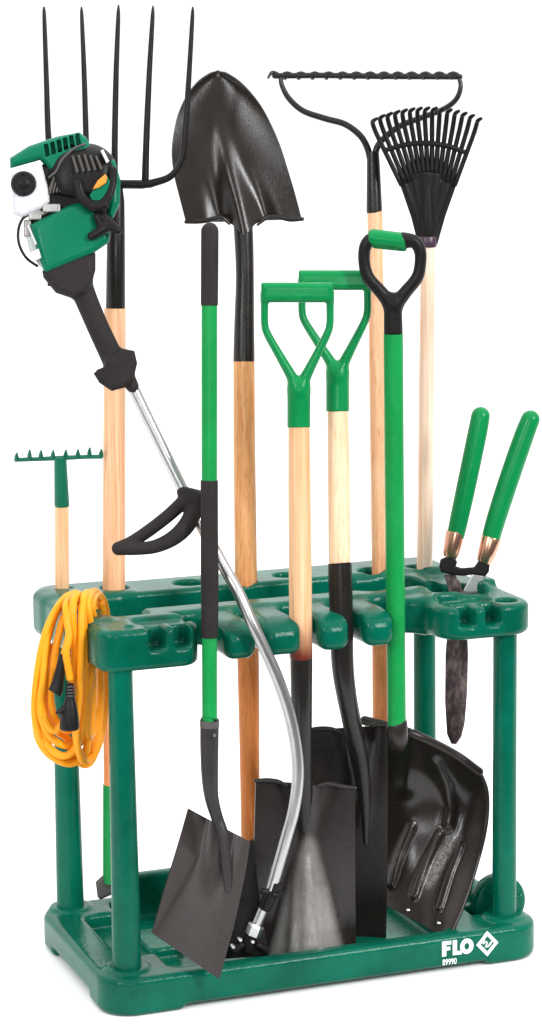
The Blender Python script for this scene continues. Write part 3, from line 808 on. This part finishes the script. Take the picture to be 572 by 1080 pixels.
def d_sq(u, v):
    frog = 10 * np.exp(-((u - 0.03) / (0.10 + 0.16 * np.clip(0.55 - v, 0, 1))) ** 2) * np.clip((0.52 - v) / 0.3, 0, 1) ** 0.8
    vall = 3 * np.exp(-((np.abs(u - 0.03) - 0.5 + 0.5 * v) / 0.10) ** 2) * np.clip((0.5 - v) / .5, 0, 1)
    t = np.clip((v - 0.43) / 0.57, 0, 1); w_ = 0.10 + 0.62 * t
    e = np.clip(1.25 - np.abs(u - 0.06) / w_, 0, 1); e = e * e * (3 - 2 * e)
    return 5 * u * u + frog - vall + 23 * t * e - 4 * t * np.exp(-((u + 0.12) / 0.10) ** 2)


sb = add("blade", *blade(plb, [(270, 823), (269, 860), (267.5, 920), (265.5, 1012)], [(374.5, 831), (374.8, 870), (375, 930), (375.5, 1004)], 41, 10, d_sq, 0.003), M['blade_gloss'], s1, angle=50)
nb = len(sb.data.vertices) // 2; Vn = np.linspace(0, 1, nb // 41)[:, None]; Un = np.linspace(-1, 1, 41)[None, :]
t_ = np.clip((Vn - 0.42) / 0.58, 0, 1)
wr = np.clip((0.14 + 0.62 * t_ - np.abs(Un - 0.10 + 0.05 * t_)) / 0.16, 0, 1) * np.clip((Vn - 0.42) / 0.05, 0, 1) * (0.45 + 0.55 * t_)  # bell-shaped highlight painted into the blade colour as bare steel
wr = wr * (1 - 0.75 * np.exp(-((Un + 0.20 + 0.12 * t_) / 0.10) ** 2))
ca_ = sb.data.color_attributes.new("wear_highlight", 'FLOAT_COLOR', 'POINT'); ca_.data.foreach_set("color", np.repeat(np.concatenate([wr.ravel(), wr.ravel() * 0]), 4))
for q in ([(270, 823.5, 5, 2.0), (282, 823, 4, 2.6), (294, 824.5, 3, 2.4), (303, 829, 6, 1.5)], [(375, 831, 5, 2.0), (362, 829.5, 4, 2.6), (346, 826.5, 3, 2.4), (336, 829, 6, 1.5)]):
    add("foot_rest", *rod(plb, q, 12, 5, round_ends=(1, 1)), M['blade_gloss'], s1)

# rear one
pl = Plane((361, 690, 0.016), (354, 295, 0.052))
s2 = thing("square_shovel", "rear square shovel with plain black blade, its green grip the higher of the pair", "shovel", P3(370., 990., 0.092))
add("grip", *y_grip(pl, 314.5, 392, 295.5, 10.6, 356.3, 386, 400, 434, 12.2), M['green'], s2)
add("handle", *rod(pl, [(356.5, 429, 0, 11), (357.5, 500, 0, 11.6), (358.4, 590, 0, 11.6), (358.6, 599, 0, 10.6)], 28), M['wood_peach'], s2, angle=40)
add("socket", *rodY([(358.6, 595, 0.0246, 12.2), (358.7, 599, 0.0243, 12.7), (360.2, 650, 0.0195, 12.5), (361.5, 700, 0.018, 11.8), (366, 735, 0.024, 10.6), (374, 775, 0.046, 9.8), (381, 810, 0.068, 9), (385, 850, 0.080, 6.5), (386, 890, 0.083, 3)], 26, 4), M['paint'], s2, angle=50)
plb = Plane((370, 990, 0.092), (368, 770, 0.088))


def d_sq2(u, v):
    return 7 * u * u + 14 * np.exp(-((u - 0.32) / (0.16 + 0.55 * np.clip(0.3 - v, 0, 1))) ** 2) * np.clip((0.55 - v) / 0.45, 0, 1) ** 0.8 - 3.5 * np.exp(-((np.abs(u - 0.3) - 0.42) / 0.16) ** 2) * np.clip((0.4 - v) / .4, 0, 1)


add("blade", *blade(plb, [(328, 770), (327, 830), (326, 900), (325, 995)], [(409, 765), (409, 830), (408.5, 900), (407, 990)], 37, 10, d_sq2, 0.003), M['paint'], s2, angle=50)
for q in ([(328, 769.5, 6, 2.0), (337, 768.5, 4, 2.6), (350, 769, 3, 2.4), (360, 773, 6, 1.5)], [(409, 765, 6, 2.0), (401, 764, 4, 2.6), (393, 765, 4, 2.4), (386, 770, 6, 1.5)]):
    add("foot_rest", *rod(plb, q, 12, 5, round_ends=(1, 1)), M['paint'], s2)

# ================================================================== short shovel on the green and black pole
pl = Plane((221, 900, -0.047), (221, 235, -0.002))
sp_ = thing("pole_shovel", "small dull square shovel on a slim green and black pole in front of the rack", "shovel", P3(230., 1033., -0.057))
add("top_grip", *rod(pl, [(221.5, 244, 0, 9.4), (221.3, 280, 0, 9.4), (221, 322, 0, 9.2)], 24, round_ends=(1, 0)), M['foam'], sp_, angle=50)
add("pole", *rod(pl, [(221, 320, 0, 8.4), (221, 420, 0, 8.4), (221, 600, 0, 8.2), (221.3, 766, 0, 8.0)], 24), M['green_tube'], sp_, angle=40)
add("middle_grip", *rod(pl, [(220.9, 506.5, 0, 8.8), (220.9, 508, 0, 9.3), (221, 560, 0, 9.3), (221.3, 600, 0, 9.6), (221.4, 640, 0, 9.2), (221.3, 671, 0, 9.0), (221.3, 672.5, 0, 8.6)], 24), M['foam'], sp_, angle=50)
sk = add("socket", *rodY([(221.2, 759, -0.0375, 9.4), (221.2, 762, -0.0375, 9.9), (221, 790, -0.038, 9.7), (221.5, 820, -0.038, 8.8), (223.5, 842, -0.036, 7.4), (229, 862, -0.035, 6.4), (235, 880, -0.043, 6.2), (238, 905, -0.0505, 5.6), (240, 928, -0.056, 4.8), (240.5, 940, -0.058, 3.0), (240.5, 945, -0.057, 1)], 22, 4), M['socket_grey'], sp_, angle=60)
add("collar", *rodY([(221.2, 759.5, -0.0375, 10.3), (221.2, 766.5, -0.0375, 10.3)], 24), M['grey'], sk, angle=40)
p = P3(226., 775., -0.052); add("screw", *tube(np.array([p, p + np.array([-.001, -.004, 0])]), [0.0026, 0.0022], 12), M['silver'], sk, angle=40)
plb = Plane((200, 1010, -0.0585), (230, 870, -0.034))


def d_pole(u, v):
    uc = np.interp(v, [0, .15, .35, .6, 1], [-.86, -.62, -.42, -.62, -1.02])
    return 30 * np.maximum(0, np.sqrt((uc - u) ** 2 + .004) + (uc - u)) * .5 + 2.5 * u * u + 6 * np.exp(-((u - .1) / 0.20) ** 2) * np.clip((0.6 - v) / .6, 0, 1) - 2.5 * np.exp(-((np.abs(u - .05) - .45) / .18) ** 2) * np.clip((0.62 - v) / .62, 0, 1)


add("blade", *blade(plb, [(199.5, 853), (189, 890), (175, 935), (160.5, 984)], [(264, 888), (258, 925), (247, 975), (231.5, 1033)], 33, 10, d_pole, 0.0025), M['blade_matt'], sp_, angle=50)

# ================================================================== brush cutter
tr = thing("brush_cutter", "green and white engine brush cutter with bent silver shaft leaning head down across the rack", "brush cutter", P3(262., 1000., 0.0))
add("shaft", *rodY([(125, 375, 0.092, 6.2), (140, 408, 0.078, 6.2), (172, 474, 0.050, 6.2), (205, 540, 0.022, 6.2), (236, 597, -0.006, 6.3), (252, 626, -0.024, 6.3), (265.5, 656, -0.036, 6.4), (279.5, 685, -0.040, 6.4), (293, 716, -0.042, 6.5), (304.5, 750, -0.042, 6.5), (312, 785, -0.041, 6.5), (314.5, 818, -0.040, 6.5), (310.5, 853, -0.037, 6.4), (302, 885, -0.032, 6.3), (292.5, 918, -0.025, 6.2), (286.5, 938, -0.020, 6.2)], 26, 6), M['chrome'], tr, angle=50)
# lower joint
add("lower_clamp", *rodY([(291, 930, -0.022, 7.4), (284, 948, -0.016, 7.6), (279, 958, -0.013, 7.0)], 18, 3, round_ends=(.3, .3)), M['black'], tr, angle=60)
v1 = rodY([(288, 943, -0.030, 2.6), (296, 945, -0.030, 2.4)], 12, round_ends=(.5, .5)); v2 = rodY([(276, 940, -0.022, 3.4), (297, 942, -0.022, 3)], 12, round_ends=(.5, .5))
add("clamp_screw", *merge(v1, v2), M['black'], tr, angle=60)
add("spindle_tube", *rodY([(280, 953, -0.014, 5.4), (270, 977, -0.006, 5.4)], 22), M['chrome'], tr, angle=40)
add("nut", *rodY([(271, 975, -0.0065, 8.0), (270.5, 976, -0.0065, 8.8), (267, 985, -0.003, 8.8), (266.5, 986, -0.003, 8.0)], 6), M['silver'], tr, smooth=False)
add("gear_head", *merge(rodY([(268, 984, -0.002, 5), (263, 994, 0.002, 7), (261, 1003, 0.003, 7)], 16, 3, round_ends=(.4, .4)), rodY([(271, 996, -0.004, 3), (281, 1003, -0.004, 4)], 12, round_ends=(.5, .5)), rodY([(256, 996, 0.0, 4), (247, 1003, 0.0, 5)], 14, round_ends=(.5, .5))), M['black'], tr, angle=60)
for bx, by in ((254, 991), (246.5, 998.5), (267, 993)):
    p = P3(float(bx), float(by), -0.0105); add("bolt", *tube(np.array([p + np.array([0, .006, 0]), p, p + np.array([-.001, -.0022, 0])]), [0.0034, 0.0034, 0.0024], 14), M['silver'], tr, angle=40)
plg = Plane((255, 1000, 0.012), (258, 900, 0.022))
add("blade_guard", *mould(plg, lambda x, y, z: s_ext(s_poly(x, y, [(252, 893), (268, 884), (272, 930), (280, 985), (284, 1008), (226, 1012), (236, 970)]), z - 3 * np.sin((x - 226) / 18), -2.5, 2.5, 2), (222, 880, -9, 288, 1016, 9), 1.0), M['black'], tr)

# loop handle
pll = Plane((205, 540, 0.020), (200, 500, 0.034))


def f_loop(x, y, z):
    d = s_cap(x, y, z, (193, 519, 2), (209, 525, 2), 6.5, 8.5, 1.25)
    d = smin(d, s_cap(x, y, z, (197, 528, 1), (209, 539, 1), 8, 8, 1.25), 4)
    for p in ([(196, 527, 7.5), (178, 543.5, 7), (158, 559, 6.8), (139, 571.5, 6.6), (125, 578, 6.6)],
              [(205, 534, 8.5), (199, 551, 9.2), (185, 566, 8.4), (165, 576, 7.2), (143, 579, 6.6), (125, 579, 6.4)]):
        zz = 6 if p[0][0] == 205 else -4
        q = [(a[0], a[1], zz * math.sin(math.pi * i / (len(p) - 1)) + 2, a[2]) for i, a in enumerate(p)]
        d = smin(d, s_chain(x, y, z, q, 1.0, 5), 2.5)
    for k in range(9):
        cx = 124 + k * 3.6
        d = smin(d, s_cap(x, y, z, (cx, 574.2 - max(0, k - 1) * .3, 5.5), (cx + .6, 577.5, 7.5), 1.2), 0.6)
    return d


add("loop_handle", *mould(pll, f_loop, (112, 506, -12, 222, 592, 18), 0.85), M['foam'], tr)

# engine, all laid out in one leaning plane
ple = Plane((122, 400, 0.080), (70, 160, 0.160))
EG = M['engine_green']


def eng(name, f, box, m, res=0.8, parent=None, label=None): return add(name, *mould(ple, f, box, res), m, parent or tr, label=label)


def f_grip(x, y, z):
    d = s_ext(s_poly(x, y, [(46, 293), (44.5, 286), (70, 266), (101, 266), (101, 285), (97, 299), (90, 309), (77, 315), (59, 309)]), z, -24, 22, 9)
    d = smin(d, s_chain(x, y, z, [(84, 298, 0, 13), (92, 318, 0, 12), (104, 346, 0, 11.6), (119, 378, 0, 12)], 1.0, 3), 4)
    e = s_ext(s_poly(x, y, [(112, 378), (127, 367), (142, 370), (145, 383), (141.5, 398), (131, 409), (118, 412.5), (105, 404), (98.5, 393.5), (109, 388)]), z - 4, -16, 13, 6)
    d = smin(d, e, 3)
    d = smin(d, s_cap(x, y, z, (134, 396, 0), (139.5, 407, 0), 8, 7), 2)
    d = smin(d, s_cap(x, y, z, (104, 392, 14), (140, 378, 14), 2.6), 2)
    d = smin(d, s_cap(x, y, z, (52, 300, 20), (94, 286, 20), 2.2), 2)
    return d


eng("rear_grip", f_grip, (36, 262, -28, 152, 418, 28), M['foam'], 1.0)
# crank case block that carries everything
eng("crank_case", lambda x, y, z: s_ext(s_poly(x, y, [(22, 188), (60, 160), (112, 165), (121, 215), (110, 262), (60, 285), (34, 262)]) + 2, z, -32, 14, 8), (18, 155, -36, 126, 290, 18), M['black'], 1.1)


def f_housing(x, y, z):
    d = s_ext(s_poly(x, y, [(9.5, 166), (30, 153), (60, 143), (84, 138.5), (92, 144), (98, 156), (122, 168), (128.5, 190), (127.5, 215), (120, 232), (112, 228), (112, 190), (96, 168), (60, 190), (52, 182), (42, 170), (10, 179)]) + 2.5, z, -30, 17, 7) - 1.5
    for k in range(6):
        cx = 48.5 + k * 6.6; cy = 160.5 - k * 2.2
        d = smax(d, -s_ext(s_poly(x, y, [(cx - 1.9, cy - 8), (cx + 2.1, cy - 9), (cx + 4.2, cy + 3.5), (cx - .4, cy + 5)]), z, 8, 40, .6), 1.2)
    d = smax(d, -s_ext(s_poly(x, y, [(41, 171), (46, 169), (58, 188), (54, 192)]), z, 10, 40, .6), 1.2)
    return d


eng("engine_cover", f_housing, (6, 134, -34, 132, 236, 22), EG, 0.8)
wp = eng("exhaust_cover", lambda x, y, z: s_ext(s_poly(x, y, [(12, 181), (38, 171), (44, 174), (52, 204), (52, 213), (46, 219), (24, 229), (14, 226)]) - 0.5, z, -14, 22, 6), (8, 166, -18, 58, 234, 26), M['white'], 0.8)
v, f = rod(ple, [(25, 194, 16, 13.6), (25, 194, 24, 13.4), (25, 194, 26.5, 12), (25, 194, 27.4, 9.5), (25, 194, 26.2, 7.6), (25, 194, 27.6, 5.6), (25, 194, 28.6, 3.5)], 36, flat=(1, 1, (0, 0, 1.0)))
add("knob", v, f, M['black'], wp, angle=40)
add("trim", *rod(ple, [(90, 152, 20, 1.3), (78, 157, 21, 1.5), (66, 168, 22, 1.7), (60, 180, 22, 1.6), (52, 187, 22, 1.2)], 8, 5, round_ends=(1, 1)), M['grey'], tr)
eng("tank_neck", lambda x, y, z: s_ext(s_poly(x, y, [(24, 240), (32, 236), (48, 262), (50, 284), (42, 283), (30, 266)]) + 1, z, -20, 15, 4), (18, 230, -24, 56, 290, 20), M['clear'], 0.8)
# recoil starter: ribbed black dome in a thick ring
def f_starter(x, y, z):
    d = s_cap(x, y, z, (84, 186, 2), (92, 184, 4), 36, 33, 0.8)
    d = smax(d, z - 27, 5); d = smax(d, -(z + 10), 3)
    d = smax(d, (y - 206) - (x - 60) * .1, 6)
    for k in range(6):
        cx = 76 + k * 6.3
        d = smax(d, -s_cap(x, y, z, (cx - 2 + 1.2, 167 + abs(k - 2.5) * 1.2, 29), (cx + 3.2, 183 + k * .3, 29), 2.2), 1.4)
    return d


eng("starter_cover", f_starter, (42, 142, -14, 132, 226, 34), M['black'], 0.8)
eng("cover_label", lambda x, y, z: s_ext(s_poly(x, y, [(106, 159), (109, 157.5), (115.5, 170), (112.5, 172.5)]), z, 20, 29.6, .6), (103, 154, 17, 119, 176, 32), M['white'], 0.6)
eng("choke_panel", lambda x, y, z: s_ext(s_poly(x, y, [(94, 206), (112, 184), (117, 192), (116, 207), (107, 213), (97, 212)]), z, 14, 30.5, 2), (90, 181, 11, 121, 217, 34), EG, 0.7)
eng("choke_lever", lambda x, y, z: s_ext(s_poly(x, y, [(97.5, 200), (103, 190.5), (111, 183.5), (113.5, 187), (112, 193), (104.5, 198)]), z, 26, 34, 1.5), (94, 180, 22, 117, 204, 38), M['amber'], 0.6)


def f_hook(x, y, z):
    p = [(82, 194, 29, 6), (86, 207, 29, 5.8), (94, 215, 29, 5.6), (104, 217, 29, 5.6), (112, 211, 29, 4.8), (117, 201, 28, 4.4), (119, 190, 26, 4.6), (119, 180, 22, 5)]
    return smin(s_chain(x, y, z, p, 1.0, 4), s_cap(x, y, z, (98, 218, 29), (110, 216, 29), 5.5, 5), 2)


eng("pull_handle", f_hook, (72, 152, 20, 128, 228, 38), M['black'], 0.8)
eng("cooling_fins", lambda x, y, z: np.minimum.reduce([s_cap(x, y, z, (53 + k * 3.4, 204 - k * .8, 21), (57 + k * 3.4, 187 - k * 1.1, 21), 1.1) for k in range(8)] + [s_ext(s_poly(x, y, [(50, 202), (56, 186), (84, 178), (82, 198)]), z, 4, 19, 1)]), (46, 176, 0, 90, 208, 26), M['grille'], 0.6)
eng("carburettor", lambda x, y, z: np.minimum.reduce([s_box(x, y, z, (30, 221, 0), (44, 232, 19), 2), s_box(x, y, z, (45, 215, 2), (64, 224, 22), 2), s_cap(x, y, z, (40, 227, 16), (62, 217, 18), 2.5), s_box(x, y, z, (25, 232, 2), (33, 250, 16), 2)]), (20, 210, -3, 68, 254, 26), M['dull_silver'], 0.8)
eng("grille", lambda x, y, z: np.minimum.reduce([s_cap(x, y, z, (77 + k * 6.2, 164 + abs(k - 2) * .8, 26.5), (82 + k * 6.2, 181 - k * .8, 29.5), 1.5) for k in range(5)]), (70, 158, 18, 112, 188, 34), M['grille'], 0.6)
# fuel tank
def f_tank(x, y, z):
    d = s_ext(s_poly(x, y, [(32, 237), (74, 216), (88, 213), (99, 222), (104, 236), (117, 246), (115, 256), (99, 267), (50, 288), (46, 286), (38, 262)]) + 3, z + 0.0016 * ((x - 72) ** 2 + (y - 250) ** 2), -26, 24, 5) - 3
    return d


tank = eng("fuel_tank", f_tank, (26, 206, -34, 122, 296, 34), EG, 0.9)
eng("tank_label", lambda x, y, z: s_ext(s_poly(x, y, [(32, 266), (41, 262), (44, 272), (36, 276)]), z, 16, 25.8, 1), (28, 258, 13, 47, 280, 29), M['white'], 0.6, parent=tank)
add("tank_edge", *rod(ple, [(30, 238, 24, 1.1), (34, 248, 27, 1.1), (38, 257, 28.5, 1.1)], 8, 3, round_ends=(1, 1)), M['white'], tank)
# lever, fuel cap and throttle cable
def f_lever(x, y, z):
    d = s_cap(x, y, z, (97, 249, 28), (112, 240, 30), 4.6, 5.6)
    d = smin(d, s_cap(x, y, z, (110, 230, 30), (124, 243, 30), 5.2, 4.6), 3)
    d = smin(d, s_cap(x, y, z, (103, 228, 28), (107, 238, 29), 4, 4), 2)
    d = smin(d, s_cap(x, y, z, (108, 238, 0), (108, 238, 28), 5, 5), 3)
    return d


eng("throttle_lever", f_lever, (88, 218, -4, 132, 258, 40), M['black'], 0.8)
add("cable", *rod(ple, [(33, 225, 14, 1.5), (24, 231, 18, 1.5), (19.5, 243, 20, 1.5), (20.5, 258, 20, 1.5), (28, 272, 18, 1.5), (40, 281, 12, 1.5)], 10, 6), M['rubber'], tr)

# ================================================================== hedge shears
pl = Plane((481, 700, 0.118), (490, 600, 0.118))
hs = thing("hedge_shears", "hedge shears with two green handles and copper ferrules, stuck blades down in the rack", "hedge shears", pl(481., 785.))
add("handle", *rod(pl, [(507, 439, 0, 10), (503, 460, 0, 10.4), (491.5, 515, 0, 10.3), (483.5, 552, 0, 9.8), (480.5, 566, 0, 9.2)], 26, 4, round_ends=(1, 0)), M['green'], hs)
add("handle", *rod(pl, [(559.5, 442.5, 0, 10), (552, 462, 0, 10.6), (535.5, 510, 0, 10.8), (521.8, 553, 0, 10.3), (517, 572, 0, 9.6)], 26, 4, round_ends=(1, 0)), M['green'], hs)
add("ferrule", *rod(pl, [(480.6, 560, 0, 9.6), (480.4, 562, 0, 10), (477.5, 576, 0, 9.4), (476, 583, 0, 8.8), (475, 587.5, 0, 7.2)], 26), M['copper'], hs, angle=50)
add("ferrule", *rod(pl, [(518.8, 566, 0, 10), (518.2, 568, 0, 10.6), (514.5, 582, 0, 10), (512, 589, 0, 9), (510.6, 593, 0, 7.4)], 26), M['copper'], hs, angle=50)


def f_bolster(x, y, z):
    P1 = [(464.5, 590), (471, 587), (480.5, 588.5), (482.5, 593), (481, 597), (487, 599), (500, 598), (503, 594), (505, 591), (513, 591.5), (517, 593.5), (516, 603), (512, 608), (499, 606), (489, 607.5), (477, 606.5), (465.5, 603.5), (463.5, 598)]
    return s_ext(s_poly(x, y, P1), z, -5.5, 6, 2.2)


add("bolster", *mould(pl, f_bolster, (460, 583, -8, 520, 612, 9), 0.7), M['rubber'], hs)
add("blade", *mould(pl, lambda x, y, z: s_ext(s_poly(x, y, [(498, 605), (513, 607), (508.5, 619), (503, 640), (496, 660), (484, 645), (489, 622)]), z, -1, 1.8, 0.5), (480, 602, -3, 517, 664, 4), 0.7), M['silver'], hs, label="bright steel shear blade")
add("blade", *mould(pl, lambda x, y, z: s_ext(s_poly(x, y, [(468, 606), (480, 606), (486, 615), (492, 640), (494, 690), (493, 730), (490.5, 762), (487, 777), (481.5, 785), (476, 784.5), (471.5, 774), (469.5, 740), (470, 690), (474, 640), (472, 618)]), z + np.abs(x - 484) * .12, -2.6, 2.2, 0.9), (464, 603, -6, 497, 788, 5), 0.8), M['shear'], hs, label="dark rust stained shear blade")

# ================================================================== extension cord
ec = thing("extension_cord", "coiled orange extension cord with black plugs draped over the left arm of the rack", "extension cord", P3(75., 640., 0.12))
rng = random.Random(11)


def strand(pts, r_=4.1, sp=10): return rodY([(x, y, Yd, r_) for x, y, Yd in pts], 14, sp, round_ends=(.6, .6))


loops = [
    # (x, y, Y): every turn goes over the arm and hangs outside and inside it
    [(84, 640, .115), (74, 628, .10), (60, 642, .075), (47, 672, .07), (39, 715, .07), (37, 755, .07), (45, 782, .075), (62, 797, .085), (82, 800, .10), (97, 785, .115), (104, 750, .125), (106, 700, .13), (103, 655, .135), (95, 632, .13)],
    [(90, 640, .12), (80, 626, .105), (61, 641, .08), (50, 672, .07), (46, 715, .062), (43, 750, .062), (52, 775, .066), (68, 786, .075), (86, 782, .088), (96, 755, .10), (98, 715, .108), (95, 680, .10), (90, 655, .09)],
    [(100, 636, .135), (92, 628, .115), (87, 640, .05), (86, 680, .035), (84, 730, .04), (80, 770, .05), (86, 800, .075), (98, 798, .105), (108, 770, .13), (112, 720, .14), (111, 665, .145), (107, 636, .14)],
    [(101, 645, .14), (94, 632, .12), (81, 628, .07), (77, 645, .045), (79, 690, .045), (72, 745, .05), (60, 770, .055), (48, 760, .06), (43, 735, .07), (45, 705, .08), (51, 672, .095), (60, 645, .11), (74, 630, .12)],
    [(108, 640, .15), (101, 624, .135), (93, 634, .06), (96, 665, .055), (98, 705, .07), (97, 755, .08), (90, 793, .085), (76, 805, .085), (58, 800, .08), (44, 786, .078), (38, 765, .08), (40, 730, .085), (46, 695, .088), (51, 660, .09), (68, 634, .10)],
    [(113, 655, .155), (110, 636, .15), (103, 627, .135), (97, 640, .075), (104, 680, .115), (106, 740, .115), (101, 790, .105), (92, 806, .10), (80, 800, .095), (72, 780, .09), (60, 770, .092), (50, 745, .095), (47, 710, .10), (52, 680, .105)],
    [(90, 650, .11), (82, 634, .105), (68, 650, .078), (58, 690, .069), (53, 725, .066), (56, 752, .068), (66, 768, .073), (79, 768, .083), (88, 748, .093), (91, 712, .10), (90, 670, .105)],
    [(102, 660, .145), (98, 700, .06), (93, 740, .062), (92, 775, .07), (99, 770, .10), (104, 735, .125), (106, 690, .135)],
    [(113, 690, .16), (112, 645, .155), (104, 630, .14), (96, 625, .12), (88, 634, .055), (90, 690, .05), (90, 740, .058), (84, 780, .066), (70, 797, .072), (54, 790, .073), (43, 768, .074)],
]
for i, L in enumerate(loops):
    add("cord_turn", *strand(L), M['orange'], ec)
add("cord_end", *strand([(84, 632, .11), (76, 630, .085), (70, 638, .06), (71, 652, .045), (73, 672, .036), (70, 688, .034), (72, 704, .034), (74, 716, .034)], 4.0), M['orange'], ec)
add("cord_end", *strand([(92, 640, .125), (86, 629, .10), (80, 631, .065), (75, 645, .048), (74, 664, .044), (68, 690, .042)], 4.0), M['orange'], ec)


def plug(pts, prong=None):
    return rodY(pts, 18, 3, round_ends=(.4, .15))


add("plug", *rodY([(67, 690, .040, 3.6), (65, 700, .040, 4.6), (61, 720, .040, 6.4), (58.5, 729, .040, 7.6), (57.5, 731, .040, 7.0)], 18, 3), M['rubber'], ec, angle=50)
pg2 = merge(rodY([(74, 722, .030, 4.2), (74, 735, .030, 4.6), (74, 745, .030, 7.4), (73.6, 758, .030, 10), (73.4, 767, .030, 10.4), (73.4, 769, .030, 9.6)], 20, 3, round_ends=(.4, .1)),
            rodY([(70, 746, .030, 4.2), (62, 751, .030, 2.6), (59, 752, .030, 1.2)], 12))
pg = add("plug", *pg2, M['rubber'], ec, angle=50)
for k in range(4):
    p = P3(74.2, 724.5 + 3.2 * k, .0235); add("ridge", *tube(np.array([p + RIGHT * -.003, p + RIGHT * .003]), [0.0011, 0.0011], 8, round_ends=(1, 1)), M['grey'], pg)

# ================================================================== light
w = bpy.data.worlds.new("World"); SC.world = w; w.use_nodes = True
nt = w.node_tree; bg = nt.nodes["Background"]
tc = nt.nodes.new("ShaderNodeTexCoord"); sep = nt.nodes.new("ShaderNodeSeparateXYZ")
nt.links.new(tc.outputs["Generated"], sep.inputs["Vector"])
# a white studio behind and above the rack, a dark room behind the photographer
mr = nt.nodes.new("ShaderNodeMapRange"); mr.inputs["From Min"].default_value = -0.25; mr.inputs["From Max"].default_value = 0.45
mr.inputs["To Min"].default_value = 0.10; mr.inputs["To Max"].default_value = 1.0
nt.links.new(sep.outputs["Y"], mr.inputs["Value"])
zc = nt.nodes.new("ShaderNodeMath"); zc.operation = 'MAXIMUM'; zc.inputs[1].default_value = 0
nt.links.new(sep.outputs["Z"], zc.inputs[0])
zp = nt.nodes.new("ShaderNodeMath"); zp.operation = 'MULTIPLY_ADD'; zp.inputs[1].default_value = 1.35
nt.links.new(zc.outputs["Value"], zp.inputs[0]); nt.links.new(mr.outputs["Result"], zp.inputs[2])
nt.links.new(zp.outputs["Value"], bg.inputs["Strength"]); bg.inputs["Color"].default_value = (1, 1, 1, 1)


def area(name, loc, target, size, power, c=(1, 1, 1)):
    l = bpy.data.lights.new(name, 'AREA'); l.shape = 'RECTANGLE'; l.size, l.size_y = size; l.energy = power; l.color = c
    o = bpy.data.objects.new(name, l); COL.objects.link(o); o.location = loc
    o.rotation_euler = (Vector(target) - Vector(loc)).to_track_quat('-Z', 'Y').to_euler()
    return o


area("key_softbox", (1.9, -3.1, 2.4), (0.25, 0.1, 0.4), (0.42, 1.6), 125)
area("fill_softbox", (-3.0, -2.4, 2.2), (0.3, 0.1, 0.4), (0.4, 1.7), 62)
area("added_front_lamp", (-1.15, -3.8, 1.0), (0.3, 0.1, 0.3), (1.0, 0.5), 22)  # added lamp low behind the camera, for highlights on the blades

SC.view_settings.view_transform = 'Standard'; SC.view_settings.look = 'None'
SC.view_settings.exposure = 0.15; SC.view_settings.gamma = 1
SC.render.engine = 'CYCLES'
SC.cycles.max_bounces = 8
SC.cycles.use_denoising = True
